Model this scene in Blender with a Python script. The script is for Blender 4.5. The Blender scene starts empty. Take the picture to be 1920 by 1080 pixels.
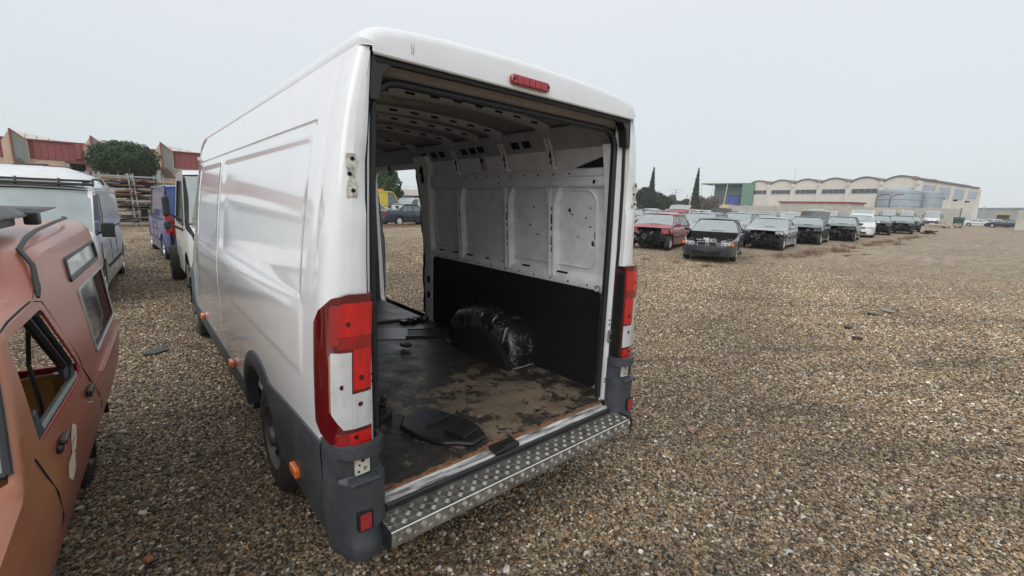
import bpy, bmesh, math, random
import numpy as np
from mathutils import Vector, Matrix, Euler
random.seed(7); rng=np.random.default_rng(7)
S=bpy.context.scene; COL=S.collection
PI=math.pi; R=math.radians
# ---------------------------------------------------------------- camera, world, light, exposure
def set_camera():
    cam=bpy.data.cameras.new('camera'); o=bpy.data.objects.new('camera',cam); COL.objects.link(o); S.camera=o
    cam.sensor_width=36; cam.lens=830.1/1920*36; cam.clip_start=.05; cam.clip_end=3000
    yaw,pitch,roll=.7132,-.186,.0365
    f=Vector((math.sin(yaw)*math.cos(pitch),math.cos(yaw)*math.cos(pitch),math.sin(pitch)))
    r0=Vector((math.cos(yaw),-math.sin(yaw),0)); u0=r0.cross(f)
    r=r0*math.cos(roll)+u0*math.sin(roll); u=r.cross(f)
    M=Matrix((r,u,-f)).transposed().to_4x4(); M.translation=Vector((-1.5344,-1.6668,1.8549)); o.matrix_world=M
set_camera()
SUN_EL,SUN_AZ=R(38),R(246)      # azimuth as a bearing: the sun stands behind the camera, left of the van
w=bpy.data.worlds.new('World'); S.world=w; w.use_nodes=True
nt=w.node_tree; N=nt.nodes; Lk=nt.links; N.clear()
out=N.new('ShaderNodeOutputWorld'); bg=N.new('ShaderNodeBackground'); bg2=N.new('ShaderNodeBackground'); add=N.new('ShaderNodeAddShader')
sky=N.new('ShaderNodeTexSky'); sky.sky_type='NISHITA'; sky.sun_disc=False; sky.sun_elevation=SUN_EL; sky.sun_rotation=SUN_AZ
bg.inputs[1].default_value=.012
tc=N.new('ShaderNodeTexCoord'); sep=N.new('ShaderNodeSeparateXYZ'); ramp=N.new('ShaderNodeValToRGB')
Lk.new(tc.outputs['Generated'],sep.inputs[0])
noi=N.new('ShaderNodeTexNoise'); noi.inputs['Scale'].default_value=1.6; noi.inputs['Detail'].default_value=3
Lk.new(tc.outputs['Generated'],noi.inputs[0])
ad=N.new('ShaderNodeMath'); ad.operation='MULTIPLY_ADD'; ad.inputs[1].default_value=.16; Lk.new(noi.outputs[0],ad.inputs[0]); Lk.new(sep.outputs[2],ad.inputs[2])
Lk.new(ad.outputs[0],ramp.inputs[0])
e=ramp.color_ramp.elements; e[0].position=0.0; e[0].color=(.60,.645,.68,1); e[1].position=1.0; e[1].color=(.88,.90,.92,1)
m_=ramp.color_ramp.elements.new(.33); m_.color=(.70,.735,.755,1)
bg2.inputs[1].default_value=.95
Lk.new(sky.outputs[0],bg.inputs[0]); Lk.new(ramp.outputs[0],bg2.inputs[0])
Lk.new(bg.outputs[0],add.inputs[0]); Lk.new(bg2.outputs[0],add.inputs[1]); Lk.new(add.outputs[0],out.inputs[0])
sd=bpy.data.lights.new('sun','SUN'); sd.energy=1.55; sd.angle=R(60); sd.color=(1,.985,.96)
so=bpy.data.objects.new('sun',sd); COL.objects.link(so)
sv=Vector((math.sin(SUN_AZ)*math.cos(SUN_EL),math.cos(SUN_AZ)*math.cos(SUN_EL),math.sin(SUN_EL)))
so.rotation_euler=sv.to_track_quat('Z','Y').to_euler(); so.location=sv*40
vs=S.view_settings; vs.view_transform='Standard'; vs.look='None'; vs.exposure=0.13; vs.gamma=1; vs.use_curve_mapping=False
S.cycles.max_bounces=7; S.cycles.diffuse_bounces=4; S.cycles.glossy_bounces=4; S.cycles.transparent_max_bounces=12
S.cycles.use_denoising=True
# ---------------------------------------------------------------- helpers
def GZ(x):
    s=max(x-2,0.); return 1.0*(1-math.exp(-s/40))
def lin(h):
    h=h.lstrip('#'); v=[int(h[i:i+2],16)/255 for i in (0,2,4)]
    return tuple(c/12.92 if c<=.04045 else ((c+.055)/1.055)**2.4 for c in v)
def col(c): return (lin(c) if isinstance(c,str) else tuple(c))+(1,)
MC={}
def mat(name,c,rough=.5,metal=0,coat=0,dirt=0,dirtc=(.16,.13,.10),bump=0,bscale=40,spec=.5,dscale=6,alpha=None,stretch=None):
    if name in MC: return MC[name]
    m=bpy.data.materials.new(name); m.use_nodes=True; nt=m.node_tree; N=nt.nodes; L=nt.links
    b=N['Principled BSDF']; b.inputs['Base Color'].default_value=col(c); b.inputs['Roughness'].default_value=rough
    b.inputs['Metallic'].default_value=metal; b.inputs['Coat Weight'].default_value=coat; b.inputs['Coat Roughness'].default_value=.06
    b.inputs['Specular IOR Level'].default_value=spec
    tc=N.new('ShaderNodeTexCoord')
    if dirt:
        n=N.new('ShaderNodeTexNoise'); n.inputs['Scale'].default_value=dscale; n.inputs['Detail'].default_value=8; n.inputs['Roughness'].default_value=.7
        if stretch:
            mp=N.new('ShaderNodeMapping'); mp.inputs['Scale'].default_value=stretch; L.new(tc.outputs['Object'],mp.inputs[0]); L.new(mp.outputs[0],n.inputs[0])
        else: L.new(tc.outputs['Object'],n.inputs[0])
        r=N.new('ShaderNodeMapRange'); r.inputs[1].default_value=.42; r.inputs[2].default_value=.75; r.inputs[4].default_value=dirt
        L.new(n.outputs[0],r.inputs[0])
        mx=N.new('ShaderNodeMix'); mx.data_type='RGBA'; mx.inputs[6].default_value=col(c); mx.inputs[7].default_value=col(dirtc)
        L.new(r.outputs[0],mx.inputs[0]); L.new(mx.outputs[2],b.inputs['Base Color'])
        r2=N.new('ShaderNodeMapRange'); r2.inputs[1].default_value=.35; r2.inputs[2].default_value=.8; r2.inputs[3].default_value=rough; r2.inputs[4].default_value=min(1,rough+.3*min(1,dirt*2))
        L.new(n.outputs[0],r2.inputs[0]); L.new(r2.outputs[0],b.inputs['Roughness'])
    if bump:
        n2=N.new('ShaderNodeTexNoise'); n2.inputs['Scale'].default_value=bscale; n2.inputs['Detail'].default_value=4
        L.new(tc.outputs['Object'],n2.inputs[0]); bp=N.new('ShaderNodeBump'); bp.inputs['Strength'].default_value=bump; bp.inputs['Distance'].default_value=.01
        L.new(n2.outputs[0],bp.inputs['Height']); L.new(bp.outputs[0],b.inputs['Normal'])
        if coat: L.new(bp.outputs[0],b.inputs['Coat Normal'])
    MC[name]=m; return m
def glass(name,c=(.30,.36,.35),a=.5,rough=.08,dust=.2):
    if name in MC: return MC[name]
    m=bpy.data.materials.new(name); m.use_nodes=True; nt=m.node_tree; N=nt.nodes; L=nt.links
    b=N['Principled BSDF']; b.inputs['Base Color'].default_value=col(c); b.inputs['Roughness'].default_value=rough
    b.inputs['Specular IOR Level'].default_value=.9; b.inputs['Coat Weight'].default_value=.6; b.inputs['Coat Roughness'].default_value=.03
    t=N.new('ShaderNodeBsdfTransparent'); t.inputs[0].default_value=(.72,.8,.78,1)
    n=N.new('ShaderNodeTexNoise'); n.inputs['Scale'].default_value=5; n.inputs['Detail'].default_value=5; tc=N.new('ShaderNodeTexCoord'); L.new(tc.outputs['Object'],n.inputs[0])
    r=N.new('ShaderNodeMapRange'); r.inputs[1].default_value=.3; r.inputs[2].default_value=.75; r.inputs[3].default_value=a; r.inputs[4].default_value=min(1,a+dust); L.new(n.outputs[0],r.inputs[0])
    mx=N.new('ShaderNodeMixShader'); L.new(r.outputs[0],mx.inputs[0]); L.new(t.outputs[0],mx.inputs[1]); L.new(b.outputs[0],mx.inputs[2])
    L.new(mx.outputs[0],N['Material Output'].inputs[0]); MC[name]=m; return m
def tag(o,label=None,cat=None,group=None,kind=None):
    if label: o['label']=label
    if cat: o['category']=cat
    if group: o['group']=group
    if kind: o['kind']=kind
    return o
def thing(name,label,cat,loc=(0,0,0),rz=0,group=None):
    o=bpy.data.objects.new(name,None); COL.objects.link(o); o.location=loc; o.rotation_euler=(0,0,rz); o.empty_display_size=.2
    return tag(o,label,cat,group)
class MB:
    def __init__(s): s.v=[]; s.f=[]; s.m=[]
    def vert(s,p): s.v.append(tuple(p)); return len(s.v)-1
    def face(s,ids,m=0): s.f.append(tuple(ids)); s.m.append(m)
    def poly(s,pts,m=0): s.face([s.vert(p) for p in pts],m)
    def grid(s,rows,m=0,closed=False,skip=None):
        ids=[[s.vert(p) for p in r] for r in rows]
        for i in range(len(ids)-1):
            n=len(ids[i]); 
            for j in range(n if closed else n-1):
                if skip and skip(i,j): continue
                k=(j+1)%n; a=[ids[i][j],ids[i][k],ids[i+1][k],ids[i+1][j]]
                P=[Vector(s.v[q]) for q in a]
                if ((P[2]-P[0]).cross(P[3]-P[1])).length<1e-9: continue
                s.face(a,m)
        return ids
    def box(s,c,d,rot=None,m=0,taper=1.0):
        hx,hy,hz=d[0]/2,d[1]/2,d[2]/2; M=rot.to_matrix() if rot is not None else None; b=[]
        for z in (-1,1):
            t=taper if z>0 else 1
            for x,y in ((-1,-1),(1,-1),(1,1),(-1,1)):
                p=Vector((x*hx*t,y*hy*t,z*hz))
                if M is not None: p=M@p
                b.append(s.vert(p+Vector(c)))
        for q in ((3,2,1,0),(4,5,6,7),(0,1,5,4),(1,2,6,5),(2,3,7,6),(3,0,4,7)): s.face([b[i] for i in q],m)
    def bx(s,x0,x1,y0,y1,z0,z1,m=0): s.box(((x0+x1)/2,(y0+y1)/2,(z0+z1)/2),(abs(x1-x0),abs(y1-y0),abs(z1-z0)),m=m)
    def prism(s,poly,a,b,axis=0,m=0):
        def mk(p,t):
            q=[p[0],p[1]]; q.insert(axis,t); return q
        A=[s.vert(mk(p,a)) for p in poly]; B=[s.vert(mk(p,b)) for p in poly]; n=len(poly)
        s.face(A[::-1],m); s.face(B,m)
        for i in range(n): s.face([A[i],A[(i+1)%n],B[(i+1)%n],B[i]],m)
    def tube(s,path,r,n=8,closed=False,m=0,caps=True):
        P=[Vector(p) for p in path]; k=len(P); rings=[]; up=None
        for i in range(k):
            a=P[i-1] if (i>0 or closed) else P[i]; b=P[(i+1)%k] if (i<k-1 or closed) else P[i]
            t=(b-a)
            if t.length<1e-9: t=Vector((0,0,1))
            t.normalize()
            if up is None: up=t.orthogonal().normalized()
            else:
                up=up-t*up.dot(t)
                up=up.normalized() if up.length>1e-6 else t.orthogonal().normalized()
            q=t.cross(up); rr=r[i] if isinstance(r,(list,tuple)) else r
            rings.append([P[i]+(up*math.cos(2*PI*j/n)+q*math.sin(2*PI*j/n))*rr for j in range(n)])
        if closed: rings.append(rings[0])
        ids=s.grid(rings,m,closed=True)
        if caps and not closed: s.face(ids[0][::-1],m); s.face(ids[-1],m)
    def bar(s,a,b,w,h=None,m=0):
        a=Vector(a); b=Vector(b); d=b-a; h=h or w
        q=d.to_track_quat('Z','Y'); s.box((a+b)/2,(w,h,d.length),q.to_euler(),m)
    def lathe(s,prof,n=24,axis='x',c=(0,0,0),m=0,closed=False):
        rows=[]
        for (t,r) in prof:
            row=[]
            for j in range(n):
                a=2*PI*j/n; u,v=r*math.cos(a),r*math.sin(a)
                p={'x':(t,u,v),'y':(u,t,v),'z':(u,v,t)}[axis]; row.append((p[0]+c[0],p[1]+c[1],p[2]+c[2]))
            rows.append(row)
        s.grid(rows,m,closed=True)
    def build(s,name,mats,parent=None,ang=35,bevel=0,loc=None,merge=False):
        me=bpy.data.meshes.new(name); me.from_pydata(s.v,[],s.f); 
        mats=mats if isinstance(mats,(list,tuple)) else [mats]
        for m in mats: me.materials.append(m)
        if len(mats)>1: me.polygons.foreach_set('material_index',s.m)
        if merge:
            bm=bmesh.new(); bm.from_mesh(me); bmesh.ops.remove_doubles(bm,verts=bm.verts,dist=1e-5); bm.to_mesh(me); bm.free()
        return link(name,me,parent,ang,bevel,loc)
def link(name,me,parent=None,ang=35,bevel=0,loc=None):
    me.update()
    if ang: me.shade_smooth(); me.set_sharp_from_angle(angle=R(ang))
    o=bpy.data.objects.new(name,me); COL.objects.link(o)
    if parent: o.parent=parent
    if loc: o.location=loc
    if bevel:
        b=o.modifiers.new('bevel','BEVEL'); b.width=bevel; b.segments=2; b.limit_method='ANGLE'; b.angle_limit=R(40)
    return o
def copy_tree(o,parent=None):
    c=o.copy(); COL.objects.link(c)
    if parent: c.parent=parent
    for ch in o.children: copy_tree(ch,c)
    return c
def cut_hole(bm,poly,ax):
    """cut a convex polygon (2-D, the two axes other than ax) out of a sheet"""
    A,B=[i for i in range(3) if i!=ax]; n=len(poly); ar=sum(poly[i][0]*poly[(i+1)%n][1]-poly[(i+1)%n][0]*poly[i][1] for i in range(n))
    if ar<0: poly=poly[::-1]
    lo=[min(p[i] for p in poly) for i in (0,1)]; hi=[max(p[i] for p in poly) for i in (0,1)]
    for i in range(n):
        p,q=poly[i],poly[(i+1)%n]; co=[0,0,0]; co[A],co[B]=p; no=[0,0,0]; no[A],no[B]=q[1]-p[1],-(q[0]-p[0])
        fs=[f for f in bm.faces if max(v.co[A] for v in f.verts)>=lo[0] and min(v.co[A] for v in f.verts)<=hi[0] and max(v.co[B] for v in f.verts)>=lo[1] and min(v.co[B] for v in f.verts)<=hi[1]]
        g=set(fs); 
        for f in fs: g.update(f.edges); g.update(f.verts)
        bmesh.ops.bisect_plane(bm,geom=list(g),plane_co=co,plane_no=no,dist=1e-6)
    kill=[]
    for f in bm.faces:
        c=f.calc_center_median(); c=(c[A],c[B])
        if all((poly[(i+1)%n][0]-poly[i][0])*(c[1]-poly[i][1])-(poly[(i+1)%n][1]-poly[i][1])*(c[0]-poly[i][0])>-1e-7 for i in range(n)): kill.append(f)
    bmesh.ops.delete(bm,geom=kill,context='FACES')
def rrect(a0,a1,b0,b1,r,n=4):
    P=[]
    for (cx,cy,t0) in ((a1-r,b1-r,0),(a0+r,b1-r,90),(a0+r,b0+r,180),(a1-r,b0+r,270)):
        for k in range(n+1):
            t=R(t0+90*k/n); P.append((cx+r*math.cos(t),cy+r*math.sin(t)))
    return P
def round_poly(poly,r,n=3):
    out=[]; k=len(poly)
    for i in range(k):
        p=Vector(poly[i]); a=Vector(poly[i-1]); b=Vector(poly[(i+1)%k])
        da=(a-p); db=(b-p); rr=min(r,da.length*.45,db.length*.45); A=p+da.normalized()*rr; B=p+db.normalized()*rr
        for j in range(n+1):
            t=j/n; out.append(tuple((1-t)**2*A+2*t*(1-t)*p+t*t*B))
    return out
def sst(a,b,x):
    t=min(1,max(0,(x-a)/(b-a))) if b!=a else float(x>a); return t*t*(3-2*t)
#==MATERIALS==
M_white=mat('van_white_paint',(.77,.785,.80),.17,coat=.95,dirt=.20,dirtc=(.45,.42,.37),bump=.004,bscale=3)
M_whitein=mat('inner_white_paint',(.80,.81,.83),.42,dirt=.35,dirtc=(.25,.22,.19),dscale=9,bump=.1,bscale=30)
M_greyplastic=mat('grey_bumper_plastic',(.036,.042,.050),.42,dirt=.35,dirtc=(.13,.13,.13),bump=.15,bscale=250)
M_rubber=mat('black_rubber',(.012,.014,.017),.45,dirt=.2,dirtc=(.04,.04,.04))
M_black=mat('black_plastic',(.014,.014,.015),.38,bump=.1,bscale=120)
M_dark=mat('dark_void',(.008,.008,.009),.9)
M_tyre=mat('tyre_rubber',(.022,.021,.021),.8,dirt=.5,dirtc=(.09,.075,.06),bump=.5,bscale=60)
M_rim=mat('steel_rim',(.10,.095,.09),.45,metal=.5,dirt=.8,dirtc=(.12,.09,.07),dscale=14)
M_alloy=mat('alloy_rim',(.55,.56,.57),.32,metal=.5,dirt=.3)
M_orange=mat('orange_marker',(.75,.17,.03),.25,coat=.6)
M_redlens=mat('red_lens',(.30,.004,.007),.12,coat=1,bump=.2,bscale=90,dirt=.6,dirtc=(.12,.002,.004),dscale=12)
M_darkred=mat('dark_red_lens',(.10,.004,.006),.1,coat=1)
M_redglow=mat('bright_red_lens',(.60,.005,.006),.15,coat=1,bump=.15,bscale=60,dirt=.9,dirtc=(.20,.003,.004),dscale=7,stretch=(5,5,1))
M_clear=mat('clear_lens',(.56,.57,.57),.08,coat=1,bump=.25,bscale=18,dirt=.6,dirtc=(.33,.33,.34),dscale=5,stretch=(4,4,1.5))
M_bright=mat('zinc_metal',(.55,.54,.52),.35,metal=.9,dirt=.4)
M_galv=mat('galvanised_steel',(.42,.45,.45),.5,metal=.5,dirt=.4)
M_rust=mat('rusty_metal',(.16,.06,.03),.85,dirt=.5,dirtc=(.05,.03,.02),dscale=20)
M_seat=mat('grey_seat_cloth',(.05,.052,.058),.9)
#==SETTING==
# ---- ground
def ground_mat():
    m=bpy.data.materials.new('gravel_ground'); m.use_nodes=True; nt=m.node_tree; N=nt.nodes; L=nt.links; b=N['Principled BSDF']
    g=N.new('ShaderNodeNewGeometry')
    v=N.new('ShaderNodeTexVoronoi'); v.inputs['Scale'].default_value=48; L.new(g.outputs['Position'],v.inputs[0])
    v2=N.new('ShaderNodeTexVoronoi'); v2.inputs['Scale'].default_value=19; L.new(g.outputs['Position'],v2.inputs[0])
    sp=N.new('ShaderNodeSeparateColor'); L.new(v.outputs['Color'],sp.inputs[0]); sp2=N.new('ShaderNodeSeparateColor'); L.new(v2.outputs['Color'],sp2.inputs[0])
    r=N.new('ShaderNodeValToRGB'); r.color_ramp.interpolation='CONSTANT'; cr=r.color_ramp; P=PEB
    for i,(c,pos) in enumerate(zip(P,(0,.19,.36,.5,.68,.80,.93))):
        el=cr.elements[i] if i<2 else cr.elements.new(pos); el.position=pos; el.color=c+(1,)
    L.new(sp.outputs[0],r.inputs[0])
    # coarser clumps seen from afar
    mx=N.new('ShaderNodeMix'); mx.data_type='RGBA'; mx.blend_type='MULTIPLY'; mx.inputs[0].default_value=.75
    mr=N.new('ShaderNodeMapRange'); mr.inputs[3].default_value=.7; mr.inputs[4].default_value=1.75; L.new(sp2.outputs[1],mr.inputs[0])
    L.new(r.outputs[0],mx.inputs[6]); L.new(mr.outputs[0],mx.inputs[7])
    def noise(sc,lo,hi,a,bb,det=6,stretch=None):
        n=N.new('ShaderNodeTexNoise'); n.inputs['Scale'].default_value=sc; n.inputs['Detail'].default_value=det; n.inputs['Roughness'].default_value=.65
        if stretch:
            mp=N.new('ShaderNodeMapping'); mp.inputs['Scale'].default_value=stretch; mp.inputs['Rotation'].default_value=(0,0,R(stretch[2])); mp.inputs['Scale'].default_value=(stretch[0],stretch[1],1); L.new(g.outputs['Position'],mp.inputs[0]); L.new(mp.outputs[0],n.inputs[0])
        else: L.new(g.outputs['Position'],n.inputs[0])
        k=N.new('ShaderNodeMapRange'); k.inputs[1].default_value=lo; k.inputs[2].default_value=hi; k.inputs[3].default_value=a; k.inputs[4].default_value=bb; L.new(n.outputs[0],k.inputs[0]); return k.outputs[0]
    def mul(a,bsock):
        q=N.new('ShaderNodeMix'); q.data_type='RGBA'; q.blend_type='MULTIPLY'; q.inputs[0].default_value=1; L.new(a,q.inputs[6]); L.new(bsock,q.inputs[7]); return q.outputs[2]
    c=mul(mx.outputs[2],noise(.55,.3,.7,.72,1.22)); c=mul(c,noise(1.5,.36,.58,.66,1.05,stretch=(.8,4.2,-40))); c=mul(c,noise(7,.3,.7,.75,1.2))
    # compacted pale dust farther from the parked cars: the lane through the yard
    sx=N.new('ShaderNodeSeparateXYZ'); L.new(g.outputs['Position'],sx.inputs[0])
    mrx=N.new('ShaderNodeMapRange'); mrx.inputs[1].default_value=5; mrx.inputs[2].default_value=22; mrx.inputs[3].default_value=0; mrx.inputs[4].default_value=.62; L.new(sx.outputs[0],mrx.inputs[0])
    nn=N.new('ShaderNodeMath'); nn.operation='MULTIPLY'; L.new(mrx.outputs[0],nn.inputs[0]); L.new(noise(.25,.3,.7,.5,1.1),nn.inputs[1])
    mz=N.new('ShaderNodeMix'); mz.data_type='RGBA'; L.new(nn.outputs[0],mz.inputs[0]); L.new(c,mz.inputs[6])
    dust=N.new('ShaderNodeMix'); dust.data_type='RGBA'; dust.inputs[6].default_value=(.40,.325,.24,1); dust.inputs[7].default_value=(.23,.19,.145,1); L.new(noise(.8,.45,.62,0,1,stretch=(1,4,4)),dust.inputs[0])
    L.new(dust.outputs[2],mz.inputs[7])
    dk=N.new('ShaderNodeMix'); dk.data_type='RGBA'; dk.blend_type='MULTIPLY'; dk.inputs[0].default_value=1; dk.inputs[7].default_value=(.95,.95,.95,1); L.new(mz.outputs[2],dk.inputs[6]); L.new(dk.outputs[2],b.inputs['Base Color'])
    b.inputs['Roughness'].default_value=.75; b.inputs['Specular IOR Level'].default_value=.35
    bp=N.new('ShaderNodeBump'); bp.inputs['Strength'].default_value=.9; bp.inputs['Distance'].default_value=.012; bp.invert=True
    L.new(v.outputs['Distance'],bp.inputs['Height'])
    bp2=N.new('ShaderNodeBump'); bp2.inputs['Strength'].default_value=.6; bp2.inputs['Distance'].default_value=.06; n=N.new('ShaderNodeTexNoise'); n.inputs['Scale'].default_value=5; n.inputs['Detail'].default_value=6; L.new(g.outputs['Position'],n.inputs[0]); L.new(n.outputs[0],bp2.inputs['Height']); L.new(bp.outputs[0],bp2.inputs['Normal'])
    L.new(bp2.outputs[0],b.inputs['Normal']); return m
PEB=[(.31,.226,.135),(.175,.112,.058),(.385,.315,.212),(.066,.050,.035),(.25,.225,.185),(.36,.215,.105),(.62,.565,.47)]
def ground():
    xs=list(np.arange(-14,30,.25))+list(np.arange(30,120,3.))+list(np.arange(120,520,20.)); xs=[-400,-200,-100,-50,-25]+xs
    ys=[-300,-120,-60,-30]+list(np.arange(-16,24,.25))+list(np.arange(24,90,3.))+[120,180,300,600]
    mb=MB(); rows=[]
    for y in ys:
        rows.append([(x,y,GZ(x)+(.018*math.sin(x*1.3+y*.7)*math.sin(y*.9-x*.4)+.012*math.sin(2.9*x+1.1*y)-.03 if -13<x<45 and -15<y<40 else -.02)*.35) for x in xs])
    mb.grid(rows); return tag(mb.build('ground',ground_mat(),ang=0),kind='structure')
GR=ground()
GR.data.shade_smooth()
def bumpz(x,y): return (.018*math.sin(x*1.3+y*.7)*math.sin(y*.9-x*.4)+.012*math.sin(2.9*x+1.1*y)-.03)*.35
def scatter(name,pts,size,colr,label,cat_kind='stuff'):
    me=bpy.data.meshes.new(name); me.from_pydata(pts,[],[]); o=bpy.data.objects.new(name,me); COL.objects.link(o)
    a=me.attributes.new('tint','FLOAT_COLOR','POINT'); a.data.foreach_set('color',np.array(colr,dtype=np.float32).ravel())
    a=me.attributes.new('size','FLOAT_VECTOR','POINT'); a.data.foreach_set('vector',np.array(size,dtype=np.float32).ravel())
    a=me.attributes.new('turn','FLOAT_VECTOR','POINT'); n=len(pts); t=np.stack([rng.uniform(-.5,.5,n),rng.uniform(-.5,.5,n),rng.uniform(0,6.28,n)],1).astype(np.float32); a.data.foreach_set('vector',t.ravel())
    m=bpy.data.materials.get('pebble') 
    if not m:
        m=bpy.data.materials.new('pebble'); m.use_nodes=True; N=m.node_tree.nodes; L=m.node_tree.links; at=N.new('ShaderNodeAttribute'); at.attribute_type='INSTANCER'; at.attribute_name='tint'
        b=N['Principled BSDF']; L.new(at.outputs['Color'],b.inputs['Base Color']); b.inputs['Roughness'].default_value=.55; b.inputs['Specular IOR Level'].default_value=.4
    g=bpy.data.node_groups.new(name+'_nodes','GeometryNodeTree'); g.interface.new_socket('Geometry',in_out='INPUT',socket_type='NodeSocketGeometry'); g.interface.new_socket('Geometry',in_out='OUTPUT',socket_type='NodeSocketGeometry')
    N=g.nodes; L=g.links; gi=N.new('NodeGroupInput'); go=N.new('NodeGroupOutput'); ico=N.new('GeometryNodeMeshIcoSphere'); ico.inputs['Radius'].default_value=1; ico.inputs['Subdivisions'].default_value=2
    sm=N.new('GeometryNodeSetShadeSmooth'); L.new(ico.outputs[0],sm.inputs[0]); sm.inputs['Shade Smooth'].default_value=True
    # knock the ball out of round
    pos=N.new('GeometryNodeInputPosition'); nz=N.new('ShaderNodeTexNoise'); nz.inputs['Scale'].default_value=1.1; L.new(pos.outputs[0],nz.inputs[0])
    vm=N.new('ShaderNodeVectorMath'); vm.operation='SUBTRACT'; vm.inputs[1].default_value=(.5,.5,.5); L.new(nz.outputs['Color'],vm.inputs[0])
    vm2=N.new('ShaderNodeVectorMath'); vm2.operation='SCALE'; vm2.inputs[3].default_value=1.3; L.new(vm.outputs[0],vm2.inputs[0])
    sp=N.new('GeometryNodeSetPosition'); L.new(sm.outputs[0],sp.inputs[0]); L.new(vm2.outputs[0],sp.inputs['Offset'])
    st=N.new('GeometryNodeSetMaterial'); st.inputs['Material'].default_value=m; L.new(sp.outputs[0],st.inputs[0])
    ip=N.new('GeometryNodeInstanceOnPoints'); L.new(gi.outputs[0],ip.inputs['Points']); L.new(st.outputs[0],ip.inputs['Instance'])
    na=N.new('GeometryNodeInputNamedAttribute'); na.data_type='FLOAT_VECTOR'; na.inputs[0].default_value='size'; L.new(na.outputs[0],ip.inputs['Scale'])
    nb=N.new('GeometryNodeInputNamedAttribute'); nb.data_type='FLOAT_VECTOR'; nb.inputs[0].default_value='turn'; L.new(nb.outputs[0],ip.inputs['Rotation'])
    L.new(ip.outputs[0],go.inputs[0]); md=o.modifiers.new('scatter','NODES'); md.node_group=g
    tag(o,label=label,kind='stuff'); me.materials.append(m); return o
def gravel():
    cx,cy=-1.53,-1.67; R0=22; n=int(.5*1.99*R0*R0*5600)
    ang=rng.uniform(R(-16),R(98),n); rad=R0*np.sqrt(rng.uniform(.0022,1,n))
    want=np.interp(rad,[0,4.5,7,10,14,18,22],[1,1,.62,.36,.15,.035,.003]); keep=rng.uniform(0,1,n)<want; ang,rad=ang[keep],rad[keep]
    x=cx+rad*np.sin(ang); y=cy+rad*np.cos(ang)
    k=~((x>-.8)&(x<.9)&(y>1.4)&(y<6)); x,y,rad=x[k],y[k],rad[k]; n=len(x)
    patch=np.sin(x*1.9+y*.8)+np.sin(y*2.3-x*.9+1)+np.sin(x*.7-y*1.6+2)*.8
    s=rng.lognormal(math.log(.0068),.33,n)*(1+rad*.05); s=np.clip(s,.0032,.013+rad*.0009)
    size=np.stack([s*rng.uniform(.9,1.4,n),s*rng.uniform(.65,1.05,n),s*rng.uniform(.4,.75,n)],1)
    P=np.array(PEB); idx=rng.choice(7,n,p=[.21,.20,.15,.2,.12,.075,.045]); c=P[idx]*rng.uniform(.45,1.42,(n,1))
    dark=1/(1+np.exp(-patch*1.6)); uu=x*.765-y*.643; vv=x*.637+y*.747; st=np.zeros(n)
    for k in range(9): st+=np.sin(uu*rng.uniform(.4,2.2)*rng.choice([-1,1])+vv*rng.uniform(3.5,12)+rng.uniform(0,6.28)+.6*np.sin(uu*.7+k))
    streak=1-.26/(1+np.exp(-(st-3.0)*2.2)); dry=np.clip((x-.5)/11,0,1); dry=dry*dry*(3-2*dry)  # pebbles coloured lighter towards +x: grazing-view brightness there, vehicle-gap shade at left
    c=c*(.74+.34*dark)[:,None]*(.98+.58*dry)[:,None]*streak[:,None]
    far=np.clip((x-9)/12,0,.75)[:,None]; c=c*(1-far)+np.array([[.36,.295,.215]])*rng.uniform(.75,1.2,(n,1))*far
    colr=np.concatenate([c,np.ones((n,1))],1)
    z=np.where(x>2,1-np.exp(-np.maximum(x-2,0)/40),0)+(.018*np.sin(x*1.3+y*.7)*np.sin(y*.9-x*.4)+.012*np.sin(2.9*x+1.1*y)-.03)*.35+.001+rng.uniform(0,.006,n)
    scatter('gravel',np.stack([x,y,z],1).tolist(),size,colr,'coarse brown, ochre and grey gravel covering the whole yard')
    n=260; ang=rng.uniform(R(-12),R(88),n); rad=1.0+rng.uniform(0,1,n)**.8*13; x=cx+rad*np.sin(ang); y=cy+rad*np.cos(ang)
    s=rng.uniform(.010,.022,n); size=np.stack([s*1.4,s,s*.6],1); c=np.array([(.55,.52,.47),(.40,.40,.40),(.34,.2,.12)])[rng.choice(3,n,p=[.5,.35,.15])]
    z=np.where(x>2,1-np.exp(-np.maximum(x-2,0)/40),0)+(.018*np.sin(x*1.3+y*.7)*np.sin(y*.9-x*.4)+.012*np.sin(2.9*x+1.1*y)-.03)*.35+.006
    k=~((x>-1)&(x<1)&(y>0)&(y<6.2)); 
    scatter('pale_stones',np.stack([x,y,z],1)[k].tolist(),size[k],np.concatenate([c,np.ones((n,1))],1)[k],'scattered larger pale stones lying on the brown gravel')
gravel()
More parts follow.
